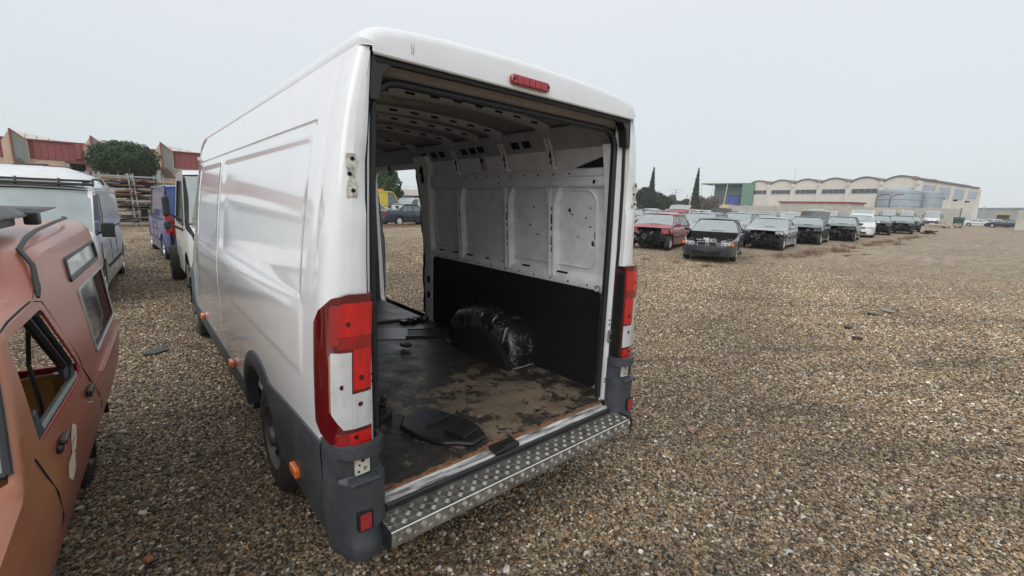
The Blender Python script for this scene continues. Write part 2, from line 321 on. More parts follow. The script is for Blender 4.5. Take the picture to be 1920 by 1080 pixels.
# ---- dry weeds
def weeds():
    mb=MB(); r=random.Random(3)
    def tuft(x,y,s,n):
        z0=GZ(x)-.04; k0=r.choice((0,0,1,2))
        for _ in range(int(n*1.8)):
            a=r.uniform(0,6.28); q=abs(r.gauss(0,.55))*s*1.5; px,py=x+math.cos(a)*q,y+math.sin(a)*q; h=s*r.uniform(.25,1.05)*max(.25,1-q/(s*2.4)); w=r.uniform(.003,.006)*(1+x*.02); m=k0 if r.random()<.6 else r.choice((0,1,2))
            b=a+r.gauss(0,1.0); ln=abs(r.gauss(0,.5))*h; b2=b+r.gauss(0,.8); P0=Vector((px,py,z0)); P1=P0+Vector((math.cos(b)*ln*.4,math.sin(b)*ln*.4,h*.6)); P2=P1+Vector((math.cos(b2)*ln*.8,math.sin(b2)*ln*.8,h*r.uniform(.1,.45)))
            t=Vector((-math.sin(r.uniform(0,3.1))*w,math.cos(b)*w,0)); mb.poly([P0-t,P0+t,P1+t*.7,P1-t*.7],m); mb.poly([P1-t*.8,P1+t*.8,P2],m)
            if r.random()<.6:
                for _ in range(2):
                    f=P0.lerp(P1,r.uniform(.4,1)); e=f+Vector((r.gauss(0,.25),r.gauss(0,.25),r.uniform(.05,.3)))*s*.7; mb.poly([f,f+t*1.5,e],m)
    for _ in range(170):
        x=r.uniform(9.5,44); y=4.55-(x-12)*.02+r.gauss(0,.35)-.3*(x>17)
        tuft(x,y,r.uniform(.06,.2)+.05*(x>17),int(r.uniform(14,36)))
    for x,y,s in ((11.6,4.6,.24),(16.6,4.3,.36),(17.3,3.9,.34),(18.4,3.9,.42),(19.6,4.0,.36),(21.2,3.7,.40),(21.9,3.5,.34),(24,3.7,.22),(26.5,3.6,.2),(29.5,2.9,.34),(11.6,5.6,.24),(11.4,6.6,.2),(12.0,8.6,.22),(12.6,9.5,.3)): tuft(x,y,s,80)
    for _ in range(60): tuft(r.uniform(8,16),24.6+r.uniform(-.8,.9),r.uniform(.2,.5),30)
    for _ in range(45): tuft(r.uniform(-3.2,.2),r.uniform(18,31),r.uniform(.12,.35),24)
    for _ in range(90): tuft(r.uniform(9,45),r.uniform(-6,3.4),r.uniform(.02,.05),10)
    tag(mb.build('dry_weeds',[mat('dry_weed_brown',(.25,.175,.115),.9),mat('dry_weed_red',(.20,.115,.08),.9),mat('dry_weed_straw',(.28,.21,.13),.9)],ang=0),'brown and reddish dried weeds growing along the car rows',kind='stuff')
weeds()
# ---- trees
def foliage_mat(name,c,c2):
    m=bpy.data.materials.new(name); m.use_nodes=True; N=m.node_tree.nodes; L=m.node_tree.links; b=N['Principled BSDF']
    g=N.new('ShaderNodeNewGeometry'); r=N.new('ShaderNodeMix'); r.data_type='RGBA'; r.inputs[6].default_value=col(c); r.inputs[7].default_value=col(c2); L.new(g.outputs['Random Per Island'],r.inputs[0]); L.new(r.outputs[2],b.inputs['Base Color']); b.inputs['Roughness'].default_value=.75; b.inputs['Specular IOR Level'].default_value=.2
    return m
F_dark=foliage_mat('cypress_foliage',(.018,.028,.018),(.045,.062,.032)); F_green=foliage_mat('pine_foliage',(.025,.05,.022),(.065,.105,.045)); F_brown=foliage_mat('bare_twigs',(.09,.075,.06),(.17,.14,.11)); F_bush=foliage_mat('bush_foliage',(.035,.045,.028),(.09,.095,.06))
M_bark=mat('bark',(.10,.075,.055),.9,bump=.5)
def tree(name,label,x,y,h,blobs,m,n,leaf,trunk=.15,group=None,z0=None):
    z0=GZ(x) if z0 is None else z0; t=thing(name,label,'tree',(x,y,z0),0,group); r=random.Random(int(x*31+y*17))
    mb=MB(); vol=[b[3]*b[4]*b[5] for b in blobs]; tot=sum(vol)
    for b,v in zip(blobs,vol):
        for _ in range(int(n*v/tot)+20):
            while 1:
                p=Vector((r.uniform(-1,1),r.uniform(-1,1),r.uniform(-1,1)))
                if p.length<=1: break
            p=p.normalized()*(p.length**.45)*(1+.13*math.sin(9*p.x+3*b[0])*math.sin(8*p.z+5*p.y)); q=Vector((b[0]+p.x*b[3],b[1]+p.y*b[4],b[2]+p.z*b[5]))
            nn=(p+Vector((r.gauss(0,.5),r.gauss(0,.5),r.gauss(.25,.5)))).normalized(); a=nn.orthogonal().normalized(); a.rotate(Matrix.Rotation(r.uniform(0,6.28),3,nn)); c=nn.cross(a); s=leaf*r.uniform(.5,1.4)
            mb.poly([q-a*s,q+c*s*.45,q+a*s+nn*s*.3,q-c*s*.45])
    mb.build('crown',m,t,ang=0)
    mb=MB(); mb.tube([(0,0,-.1),(.03*h*.3,0,h*.3),(0,.02*h,h*.75)],[trunk,trunk*.75,trunk*.3],8)
    for i in range(5):
        a=i*1.3+x; b=blobs[i%len(blobs)]; mb.tube([(0,0,h*(.25+.08*i)),((b[0]+math.cos(a)*b[3])*.4,(b[1]+math.sin(a)*b[4])*.4,h*(.35+.08*i)),((b[0]+math.cos(a)*b[3])*.8,(b[1]+math.sin(a)*b[4])*.8,b[2]+b[5]*.2)],[trunk*.4,trunk*.25,trunk*.08],5)
    mb.build('trunk',M_bark,t); return t
def cypress(label,x,y,h,wd,lean=0):
    bl=[(lean*k/9*h*.03,0,h*(.08+.92*k/9.5),wd*(1.0,1.06,1.05,.98,.9,.8,.66,.5,.34,.18)[k],wd*(1.0,1.06,1.05,.98,.9,.8,.66,.5,.34,.18)[k],h*.085) for k in range(10)]
    return tree('cypress_tree',label,x,y,h,bl,F_dark,6500,.26,.2)
def farxy(px_bearing_deg,dist): return -1.5344+dist*math.sin(R(px_bearing_deg)),-1.6668+dist*math.cos(R(px_bearing_deg))
tree('round_pine','broad round-topped pine rising behind the scrap racks, in front of the pink and cream hall',-1.4,56.3,5.4,[(0,0,5.0,2.75,2.4,1.45),(-1.4,0,4.5,1.3,1.5,1.0),(1.5,.2,4.5,1.25,1.5,1.0),(.3,0,5.7,1.6,1.5,.75)],F_green,13000,.12,.22)
tree('leafy_tree','dense green tree beside the yellow van, seen through the side door opening',23.6,52.6,5.6,[(0,0,3.0,2.0,1.9,2.2),(.2,0,4.4,1.4,1.3,1.2),(-.9,0,1.9,1.5,1.3,1.5),(1.3,.3,1.7,1.5,1.3,1.4)],F_green,9000,.16,.2)
x,y=farxy(57.45,118); cypress('tall leaning cypress among the dark conifers, next to the big van',x,y,11.2,.78,1.5)
x,y=farxy(62.45,118); cypress('lone tall cypress standing left of the green building',x,y,10.9,.74,1.6)
for k,(b,d,h,wd,m,lb) in enumerate([(57.0,108,7.2,3.0,F_dark,'dark conifer at the left end of the tree line, touching the big van'),(58.3,108,5.8,2.5,F_dark,'dark conifer right of the leaning cypress'),(59.2,106,4.6,1.9,F_dark,'lower dark conifer ending the clump by the leaning cypress'),
   (60.6,120,3.9,2.6,F_bush,'rounded olive bush left of the lone cypress'),(61.6,124,4.6,2.3,F_bush,'dark bush at the foot of the lone cypress'),(63.0,124,5.4,2.7,F_brown,'brown bush against the left post of the green building'),(59.8,128,6.0,1.8,F_brown,'bare pale tree between the conifers and the olive bush'),(64.3,140,6.4,2.6,F_brown,'bare tree behind the canopy of the green building')]):
    x,y=farxy(b,d); r_=random.Random(k); bl=[(0,0,h*.42,wd*.8,wd*.8,h*.42)]+[(r_.uniform(-.6,.6)*wd,r_.uniform(-.5,.5)*wd,h*r_.uniform(.3,.72),wd*.5,wd*.5,h*.22) for _ in range(5)]
    tree('conifer_tree' if m is F_dark else ('bush' if m is F_bush else 'bare_tree'),lb,x,y,h,bl,m,3800,.3 if m is not F_brown else .22,.15)
# ---- perimeter wall and warehouse
M_conc=mat('concrete',(.50,.475,.42),.9,dirt=.45,dirtc=(.20,.17,.13),dscale=.5,bump=.2,bscale=8)
M_conc2=mat('cream_wall',(.66,.63,.57),.9,dirt=.25,dirtc=(.33,.29,.24),dscale=.35)
M_pil=mat('grey_cream_pilaster',(.68,.66,.61),.9,dirt=.3,dscale=.6)
M_roofg=mat('grey_roof_edge',(.17,.16,.155),.8,dirt=.4,dirtc=(.25,.13,.09),dscale=.5)
M_roofr=mat('weathered_roof_tile',(.27,.17,.13),.9,dirt=.4)
M_win=mat('window_glass_far',(.07,.085,.10),.15,spec=.6)
M_redtrim=mat('red_trim',(.28,.04,.04),.6)
def frame_to(A,B):
    """matrix with origin A, x towards B"""
    A=Vector((A[0],A[1],0)); B=Vector((B[0],B[1],0)); d=(B-A); return math.atan2(d.y,d.x),d.length
def perim():
    A=farxy(63.2,172); B=farxy(85.5,118.5); rz,Ln=frame_to(A,B); z0=.9
    t=thing('perimeter_wall','long stained concrete wall with posts in front of the vaulted warehouse','wall',(A[0],A[1],z0),rz)
    mb=MB(); n=14; 
    for k in range(n): mb.bx(Ln*k/n+.2,Ln*(k+1)/n-.2,-.1,.1,-.2,3.2)
    mb.build('wall_panel',M_conc,t,ang=0)
    for k in range(n+1):
        q=MB(); q.bx(Ln*k/n-.2,Ln*k/n+.2,-.17,.17,-.2,3.4); q.build('post',M_conc,t,ang=0)
perim()
def warehouse():
    C=farxy(82.3,150); Lf=farxy(67.9,174); rz,Ln=frame_to(C,Lf); z0=.9
    t=thing('vaulted_warehouse','long cream warehouse with a row of barrel-vaulted bays and high windows','building',(C[0],C[1],z0),rz)
    H=10.1; n=6; bw=Ln/n; dep=40
    # local frame: x along the front to the left end, +y is behind?  front normal must face the camera
    back=-1 if (Vector((math.cos(rz+PI/2),math.sin(rz+PI/2))).dot(Vector((C[0]+1.5,C[1]+1.7)))<0) else 1
    E=farxy(86.25,192); dl=(Vector(E)-Vector(C)); ca=math.cos(-rz); sa=math.sin(-rz); sd0=Vector((dl.x*ca-dl.y*sa,dl.x*sa+dl.y*ca))*.99
    for k in range(n):
        x0=k*bw; arc=[(x0+bw*i/12,H+1.45*math.sin(PI*i/12)**.8) for i in range(13)]
        q=MB(); q.prism([(x0,0)]+[(x0+bw,0)]+arc[::-1],0,back*.3,axis=1); q.build('bay_wall',M_conc2,t,ang=0)
        q=MB(); rows=[[(a,-back*.35,b+.02) for a,b in arc],[(a,-back*.35,b+.28) for a,b in arc],[(a+sd0.x,sd0.y,b+.28) for a,b in arc],[(a+sd0.x,sd0.y,b+.02) for a,b in arc]]; q.grid(rows); q.build('vault_roof',M_roofg,t)
        for j in range(4):
            q=MB(); w0=x0+bw*.10+j*bw*.80/4; q.bx(w0+.05,w0+bw*.80/4-.05,-back*.06,back*.05,H-2.75,H-1.55); fr=q.build('window',M_win,t,ang=0)
            q=MB(); 
            for a in (w0-.04,w0+bw*.20-.04): q.bx(a,a+.08,-back*.1,back*.02,H-2.8,H-1.5)
            q.bx(w0,w0+bw*.20,-back*.1,back*.02,H-2.88,H-2.78); q.build('frame',M_pil,fr,ang=0)
    for k in range(n+1):
        q=MB(); q.bx(k*bw-.45,k*bw+.45,-back*.45,back*.3,0,H+.1); q.bx(k*bw-.22,k*bw+.22,-back*.9,-back*.45,H-.7,H+.25); q.build('pilaster',M_pil,t,ang=0)
    # side wall running back from the near corner
    E=farxy(86.25,192); dl=(Vector(E)-Vector(C)); ca=math.cos(-rz); sa=math.sin(-rz); ex,ey=dl.x*ca-dl.y*sa,dl.x*sa+dl.y*ca
    sd=Vector((ex,ey)); L2=sd.length; sd.normalize(); no=Vector((sd.y,-sd.x)); 
    if no.x>0: no=-no
    def pt(s,o,z): p=sd*s+no*o; return (p.x,p.y,z)
    def slab(nm,s0,s1,o0,o1,z0_,z1_,m,z1b=None):
        q=MB(); z1b=z1_ if z1b is None else z1b
        a=[pt(s0,o0,z0_),pt(s1,o0,z0_),pt(s1,o0,z1b),pt(s0,o0,z1_)]; b=[pt(s0,o1,z0_),pt(s1,o1,z0_),pt(s1,o1,z1b),pt(s0,o1,z1_)]
        ia=[q.vert(p) for p in a]; ib=[q.vert(p) for p in b]; q.face(ia); q.face(ib[::-1])
        for i in range(4): q.face([ia[i],ia[(i+1)%4],ib[(i+1)%4],ib[i]])
        return q.build(nm,m,t,ang=0)
    slab('side_wall',.3,L2,0,-.3,0,H+.4,M_conc2); slab('roof_edge',0,L2+.1,.35,-1,H+.4,H+.75,M_roofg)
    for k in range(5): slab('side_pilaster',L2*k/4-(.5 if k else -.2),L2*k/4+(.5 if k<4 else .7),.02,.55,0,H+.1,M_pil)
    for k in range(4):
        s0=L2*k/4+1; slab('side_window',s0,L2*(k+1)/4-1,.02,.12,H-3.3 if k<3 else H-2.6,H-.6,mat('pale_blue_window',(.30,.36,.42),.3))
    slab('door',L2*.80,L2*.93,.03,.1,0,3.6,mat('pale_door',(.5,.55,.57),.6)); 
    for k in range(3): slab('lamp_bracket',L2*(.3+.22*k),L2*(.33+.22*k),.6,1.2,H-3.9,H-3.5,M_dark)
    for a,h in ((2.0,1.0),(14.,.8)):
        p=pt(a,-2,H+.7); q=MB(); q.lathe([(0,1.3),(.5,1.2),(.8,.5),(.85,0)],10,axis='z',c=p); q.build('roof_ventilator',mat('brick_red_vent',(.25,.10,.07),.8),t)
    # canteen block in front of the vaults
    A=farxy(71.2,150); B=farxy(77.3,140); r2,l2=frame_to(A,B); u_=thing('low_red_roofed_annex','low grey annex with a thin red roof edge behind the concrete wall','building',(A[0],A[1],.9),r2)
    q=MB(); q.bx(0,l2,-.1,6,0,4.3); q.build('wall',M_conc,u_,ang=0); q=MB(); q.bx(-.3,l2+.3,-.4,6.4,4.3,4.65); q.build('roof_edge',M_redtrim,u_,ang=0)
    # tank
    x,y=farxy(81.0,134); s=thing('storage_tank','wide blue-grey corrugated tank in front of the warehouse corner','tank',(x,y,.9)); q=MB()
    q.lathe([(0,0),(0,3.9),(7.1,3.9),(7.3,3.6),(7.9,0)],40,axis='z'); mt=mat('blue_grey_sheet',(.36,.42,.47),.5,metal=.2,dirt=.3,dscale=1); q.build('tank_shell',mt,s)
    for k in range(5):
        q=MB(); q.lathe([(.9+1.4*k,3.92),(.95+1.4*k,3.99),(1.05+1.4*k,3.99),(1.1+1.4*k,3.92)],40,axis='z'); q.build('hoop',mt,s)
    x,y=farxy(83.15,137); s=thing('silo_tank','narrower grey tank at the right of the wide blue-grey tank','tank',(x,y,.9)); q=MB(); q.lathe([(0,0),(0,2.4),(6.9,2.4),(7.3,0)],32,axis='z'); q.build('tank_shell',mat('grey_sheet',(.33,.38,.42),.5,metal=.2,dirt=.3),s)
    for k in range(4):
        q=MB(); q.lathe([(1+1.6*k,2.42),(1.1+1.6*k,2.5),(1.2+1.6*k,2.42)],32,axis='z'); q.build('hoop',mt,s)
    for b,d in ((79.35,128),(80.4,127)):
        x,y=farxy(b,d); q=MB(); q.tube([(x,y,.9),(x,y,6.4),(x+.3,y-.9,6.9),(x+.9,y-2.0,7.0)],.10,8); tag(q.build('fill_pipe',mat('dark_red_pipe',(.16,.035,.03),.6)),'dark red bent pipe beside the tank, '+('the left of two' if b<80 else 'the right of two'),'pipe',group='pipes at the tank')
    x,y=farxy(72.18,170); q=MB(); q.tube([(x,y,10),(x,y,16.4)],[.09,.03],5); tag(q.build('antenna_mast',M_galv),'thin antenna mast on the vaulted roof','antenna')
warehouse()
def green_building():
    A=farxy(63.1,178); B=farxy(67.35,173); rz,Ln=frame_to(A,B); t=thing('green_building','green flat-roofed building with an open canopy and blue glazed front','building',(A[0],A[1],.9),rz)
    G=mat('green_cladding',(.13,.24,.18),.7,dirt=.2,dscale=1); G2=mat('dark_green_wall',(.065,.12,.11),.7); H=11.0; s=1
    q=MB(); q.bx(-.2,Ln,-.2,9,H-.35,H); q.build('canopy_roof',G,t,ang=0)
    q=MB(); q.bx(Ln*.27,Ln,2.2,9,H-4.1,H-.36); q.build('upper_wall',G2,t,ang=0)
    q=MB(); q.bx(Ln,Ln+3.6,-.2,9,0,H); q.build('end_wall',G,t,ang=0)
    for a in (0,Ln*.29,Ln*.64):
        q=MB(); q.bar((a+.8*(a<1)-.8,0,0),(a,0,H-.35),.2); q.build('post',mat('white_post',(.6,.62,.62),.6),t,ang=0)
    x0=Ln*.27
    for k,(w_,c) in enumerate([(1.6,(.035,.055,.12)),(2.1,(.06,.07,.09)),(2.0,(.09,.075,.075)),(2.3,(.02,.06,.30)),(1.9,(.025,.05,.26)),(1.1,(.012,.018,.07)),(1.6,(.05,.15,.32)),(1.2,(.03,.09,.2))]):
        q=MB(); q.bx(x0+.05,x0+w_*.88-.05,1.9,2.15,0,H-4.2); q.build('glazed_panel',mat('glazing_%d'%k,c,.12,spec=.7),t,ang=0); x0+=w_*.88
    q=MB(); q.bx(Ln*.3,Ln-.1,1.7,1.9,2.6,2.95); q.build('transom',mat('white_post',(.6,.62,.62),.6),t,ang=0)
green_building()
def far_stuff():
    A=farxy(86.5,235); B=farxy(92,205); rz,Ln=frame_to(A,B); t=thing('grey_shed','long plain grey shed at the right edge of the view','building',(A[0],A[1],.9),rz)
    m=mat('grey_shed_wall',(.46,.485,.50),.8,dirt=.2,dscale=.3); q=MB(); q.bx(0,Ln,0,20,0,5.6); q.build('wall',m,t,ang=0); q=MB(); q.bx(-.2,Ln+.2,-.3,20,5.6,5.9); q.build('roof_edge',m,t,ang=0)
    for k in range(2):
        q=MB(); q.bx(3.0+2.2*k,4.8+2.2*k,-.12,-.005,1.6,4); q.build('shutter',mat('pale_shutter',(.42,.45,.47),.6),t,ang=0)
    q=MB(); q.bx(Ln*.6,Ln*.64,-.1,-.01,3.2,4.4); q.build('sign_board',mat('blue_sign',(.2,.25,.4),.6),t,ang=0)
    x,y=farxy(88.9,88); q=MB(); q.bx(x-.3,x+6,y-6,y,.9,3.5); tag(q.build('boundary_wall',M_conc,ang=0),'short brown-grey wall cut off by the right edge of the view','wall')
    for b,d,h,lb in ((60.32,150,7.5,'thin power pole with a crossbar above the trees'),(62.0-.4,165,6.5,'fainter pole right of the crossbar pole'),(86.84,190,5.4,'utility pole before the grey shed')):
        x,y=farxy(b,d); q=MB(); q.tube([(x,y,.8),(x,y,.9+h)],.12,6); 
        if b<61: q.bar((x-1.7,y+1,h+.7),(x+1.7,y-1,h+.7),.12); q.bar((x-1.2,y+.7,h-.2),(x+1.2,y-.7,h-.2),.12)
        tag(q.build('utility_pole',M_galv,ang=0),lb,'pole')
    x,y=farxy(62.0,96); t=thing('white_board','pale upright board above the car roofs, under the lone cypress','board',(x,y,.9),R(28)); q=MB(); q.bx(-1.0,1.0,-.05,.05,.6,4.2); q.build('board',mat('pale_board',(.55,.56,.55),.7),t,ang=0)
    for s in (-.9,.8):
        q=MB(); q.bx(s,s+.1,.06,.14,-.2,4); q.build('leg',M_galv,t,ang=0)
    x,y=farxy(63.4,100); t=thing('green_fence_panel','bright green lattice panel right of the white board','fence',(x,y,.9),R(27)); g=mat('bright_green_paint',(.06,.36,.09),.6)
    for k in range(7):
        q=MB(); q.bx(-1.6+k*.5,-1.52+k*.5,-.03,.03,0,2.5); q.build('bar',g,t,ang=0)
    for z in (.5,1.4,2.4):
        q=MB(); q.bx(-1.6,1.5,.04,.08,z,z+.12); q.build('rail',g,t,ang=0)
    x,y=farxy(66.0,122); q=MB(); q.bx(x-1.3,x+1.3,y-.7,y+.7,.9,3.75); tag(q.build('yellow_crate',mat('pale_yellow_box',(.55,.48,.24),.7),ang=0,bevel=.05),'pale yellow box at the left end of the concrete wall','box')
    # bin and rubble by the end of the wall
    x,y=farxy(85.45,112); t=thing('green_waste_bin','dark green wheeled bin at the right end of the concrete wall','bin',(x,y,.92)); gm=mat('dark_green_plastic',(.02,.06,.04),.5)
    q=MB(); q.box((0,0,.75),(1.5,1.2,1.3),taper=1.15); q.build('body',gm,t,ang=0,bevel=.04); q=MB(); q.box((0,0,1.5),(1.75,1.4,.14)); q.build('lid',gm,t,ang=0,bevel=.03)
    q=MB(); q.bar((.2,0,1.5),(.1,0,3.1),.12); q.build('post',gm,t,ang=0)
    rr=random.Random(5)
    for k,(b,d,lb,c) in enumerate([(84.5,84,'pale heap of sacks beside the truck cabs','#b9ac97'),(85.15,88,'low rubble pile left of the green bin','#8d8070')]):
        x,y=farxy(b,d); q=MB()
        for _ in range(16): q.box((rr.gauss(0,.8),rr.gauss(0,.5),rr.uniform(.05,.4)),(rr.uniform(.3,.9),rr.uniform(.3,.6),rr.uniform(.15,.4)),Euler((rr.uniform(-.4,.4),rr.uniform(-.4,.4),rr.uniform(0,3))))
        o=q.build('scrap_heap',mat('heap_%d'%k,c,.9,dirt=.4),ang=0); o.location=(x,y,.9); tag(o,lb,'heap')
far_stuff()
# ---- left building
def left_hall():
    Y0=73.0; t=thing('pink_hall','cream industrial hall with dark pink upper cladding and sawtooth roof lights','building',(0,Y0,0)); P=mat('dark_pink_cladding',(.27,.065,.065),.6,dirt=.3,dscale=.7); Cm=mat('cream_render',(.60,.46,.34),.85,dirt=.25,dscale=.5); Rf=mat('translucent_roof_sheet',(.60,.56,.50),.6,dirt=.4); Gl=mat('dull_glazing',(.20,.22,.20),.3); Z=7.0
    # wall with a dark recessed loading bay
    for (x0,x1,z0,z1) in ((-30,-10.6,0,5),(-10.6,-6.6,0,5),(-6.6,2.4,0,2.2),(2.4,7.6,0,5)):
        q=MB(); q.bx(x0,x1,0,12,z0,z1); q.build('wall',Cm,t,ang=0)
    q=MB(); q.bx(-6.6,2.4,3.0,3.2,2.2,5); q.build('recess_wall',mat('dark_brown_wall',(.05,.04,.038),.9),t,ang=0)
    q=MB(); q.bx(-30,7.7,.05,.6,5,Z); q.build('cladding_backing',P,t,ang=0)
    for (x0,x1,y0) in ((-30,-10.9,-.02),(-9.0,-5.6,-.02),(-5.6,2.3,-.3),(3.7,7.7,-.02)):
        n=max(1,int((x1-x0)/.55)); w_=(x1-x0)/n
        for k in range(n):
            q=MB(); q.bx(x0+k*w_+.015,x0+(k+1)*w_-.015,y0-.1,y0+.1 if y0>-.1 else .3,5.02 if y0>-.1 else 5.3,Z); q.build('cladding_panel',P,t,ang=0)
    q=MB(); q.bx(-30,7.8,-.3,.4,Z,Z+.16); q.build('roof_coping',mat('coping_red',(.20,.05,.05),.7),t,ang=0)
    q=MB(); q.bx(-6.4,2.3,-1.6,-.2,4.7,5.0); q.build('awning',mat('awning_dark_pink',(.14,.04,.04),.7),t,ang=0)
    q=MB(); q.poly([(-30,.4,Z+.1),(7.8,.4,Z+.1),(7.8,12,Z+.3),(-30,12,Z+.3)]); q.build('roof',Rf,t,ang=0)
    for xp in (-10.55,-4.1,2.4):
        # tower with triangular glazed light and a sheet roof sloping away to the right
        q=MB(); q.prism([(xp-.75,3.0),(xp+1.2,3.0),(xp+1.2,6.9),(xp,8.05),(xp-.75,6.7)],-.45,.35,axis=1); q.build('roof_light_tower',Cm,t,ang=0)
        q=MB(); q.prism([(xp+.05,4.6),(xp+1.1,4.2),(xp+1.1,6.8),(xp+.05,7.8)],-.52,-.44,axis=1); q.build('triangular_glazing',Gl,t,ang=0)
        q=MB(); q.bar((xp-.02,-.56,4.6),(xp-.02,-.56,8.08),.13,m=0); q.bar((xp,-.56,8.05),(xp+1.2,-.56,6.95),.12); q.build('trim',P,t,ang=0)
        for k in range(5):
            q=MB(); a=k/5; b=(k+1)/5-.012; f=lambda s:(xp+.12+4.6*s,8.0-.9*s)
            (xa,za),(xb,zb_)=f(a),f(b); q.poly([(xa,-.25,7.1),(xb,-.25,7.1),(xb,.2+(zb_-7.1)*1.2,zb_),(xa,.2+(za-7.1)*1.2,za)]); q.poly([(xa,.2+(za-7.1)*1.2,za),(xb,.2+(zb_-7.1)*1.2,zb_),(xb,4,7.1),(xa,4,7.1)]); q.build('roof_sheet',Rf,t,ang=0)
        q=MB(); q.prism([(xp-.6,3.6),(xp+1.3,3.6),(xp+.35,5.0)],-.7,-.5,axis=1); q.build('canopy_gable',mat('brown_sheet',(.13,.09,.07),.8),t,ang=0)
    q=MB(); q.bx(-8.6,-7.7,-.1,-.02,3.9,4.2); q.build('sign_plate',mat('sign_white',(.6,.6,.6),.6),t,ang=0)
    q=MB(); q.bx(6.2,6.9,-.2,-.12,6.2,6.65); q.build('wall_lamp',mat('sign_white',(.6,.6,.6),.6),t,ang=0)
    for xa in (-6.3,-2,1.9):
        q=MB(); q.bx(xa-.15,xa+.15,-1.5,-1.2,0,4.8); q.build('column',M_galv,t,ang=0)
    for (xa,za,c) in ((-4.6,2.3,(.45,.40,.32)),(-3.1,2.3,(.40,.36,.30)),(-1.5,2.3,(.06,.05,.05))):
        q=MB(); q.bx(xa,xa+1.2,1.2,2.6,za,za+1.3); q.build('stacked_goods',mat('goods_%d'%int(abs(xa)*10),c,.8),t,ang=0)
    # same hall's neighbour seen through the van
    A=farxy(22.0,95); t=thing('brick_red_corner_house','cream and red building corner left of the leafy tree, seen through the van','building',(A[0],A[1],.3)); q=MB(); q.bx(-6,1.9,0,8,0,5.6); q.build('wall',Cm,t,ang=0); q=MB(); q.bx(-6.1,2.0,-.1,8.1,5.6,7.6); q.build('upper_cladding',P,t,ang=0)
    A=farxy(25.5,100); B=farxy(40,112); rz,Ln=frame_to(A,B); t=thing('panelled_boundary_wall','pale boundary wall topped with wire posts, seen through the van','wall',(A[0],A[1],.4),rz)
    for k in range(10):
        q=MB(); q.bx(k*Ln/10+.12,(k+1)*Ln/10-.12,-.1,.1,0,3.9); q.build('wall_panel',M_conc2,t,ang=0)
        q=MB(); q.bx(k*Ln/10-.12,k*Ln/10+.12,-.2,.12,0,4.2); q.bar((k*Ln/10,0,4.2),(k*Ln/10+.8,0,4.9),.08); q.build('post',M_pil,t,ang=0)
    q=MB(); 
    for z in (4.3,4.6): q.tube([(0,0,z),(Ln,0,z)],.025,4)
    q.build('wire',M_galv,t,ang=0)
left_hall()

q=MB(); q.bx(-90,330,-60,230,-1.3,19.5); HZ=q.build('haze',mat('haze_dummy',(1,1,1)),ang=0); hm=bpy.data.materials.new('haze_air'); hm.use_nodes=True; hn=hm.node_tree; 
for n_ in list(hn.nodes): 
    if n_.type!='OUTPUT_MATERIAL': hn.nodes.remove(n_)
pv=hn.nodes.new('ShaderNodeVolumePrincipled'); pv.inputs['Color'].default_value=(.90,.93,.96,1); pv.inputs['Density'].default_value=.0006; pv.inputs['Anisotropy'].default_value=.0
hn.links.new(pv.outputs[0],hn.nodes['Material Output'].inputs['Volume']); HZ.data.materials.clear(); HZ.data.materials.append(hm); tag(HZ,'thin pale haze hanging over the whole yard',kind='stuff')
#==MAIN VAN==  local = world: x right, y forward, z up; rear face at y=0
VAN=thing('white_panel_van','large white panel van without its rear doors, standing open in the foreground','van',(0,0,0))
ZW=[.20,.42,.60,.80,1.0,1.2,1.42,1.6,1.8,2.0,2.2,2.34,2.40]
XW=[.97,.995,1.012,1.022,1.025,1.02,1.008,.993,.969,.940,.904,.871,.852]
WC=np.polyfit(ZW,XW,6)
def W(z): return float(np.polyval(WC,min(2.42,max(.2,z))))
YA=1.26; YF=5.295
def ztop(y): return float(np.interp(y,[0,4.2,4.5,4.8,5.5,5.75,6.05,6.25],[2.40,2.40,2.345,2.16,1.45,1.26,1.12,.95]))
def xs_(y,z):
    s=float(np.interp(y,[0,3.9,4.3,4.8,5.3,5.8,6.1,6.25],[1,1,.98,.945,.935,.90,.82,.70]))
    s=1-(1-s)*(sst(.5,1.05,z) if y<5.7 else 1); x=W(z)*s
    r=float(np.interp(z,[1.6,2.2],[.085,.040]))
    if y<r: x-= r*(1-math.sqrt(max(0,1-((r-y)/r)**2)))
    return x
def arch(y):
    z=.40
    for c in (YA,YF):
        d=abs(y-c)
        if d<.455: z=max(z,.36+math.sqrt(.455**2-d*d))
    return z
def dent(y,z):
    d=0
    if .30<y<4.1:
        e=min(sst(.30,.33,y),1-sst(4.06,4.1,y))
        d+=.009*e*(sst(2.145,2.152,z)-sst(2.165,2.172,z))
        for a,b in ((.33,2.56),(2.70,4.02)):
            w_=sst(a,a+.03,y)*(1-sst(b-.03,b,y)); d+=.008*w_*sst(1.415,1.445,z)*(1-sst(2.085,2.10,z))
        w_=sst(.22,.36,y)*(1-sst(3.95,4.1,y)); d-=.0075*w_*sst(1.08,1.115,z)*(1-sst(1.375,1.41,z))*(.55+.45*sst(1.12,1.36,z))
    if 2.615<y<2.645: d+=.007*(z<2.36)
    d+=.006*math.exp(-((y-.17)/.02)**2)*(z>1.55)*(z<2.36)
    return d
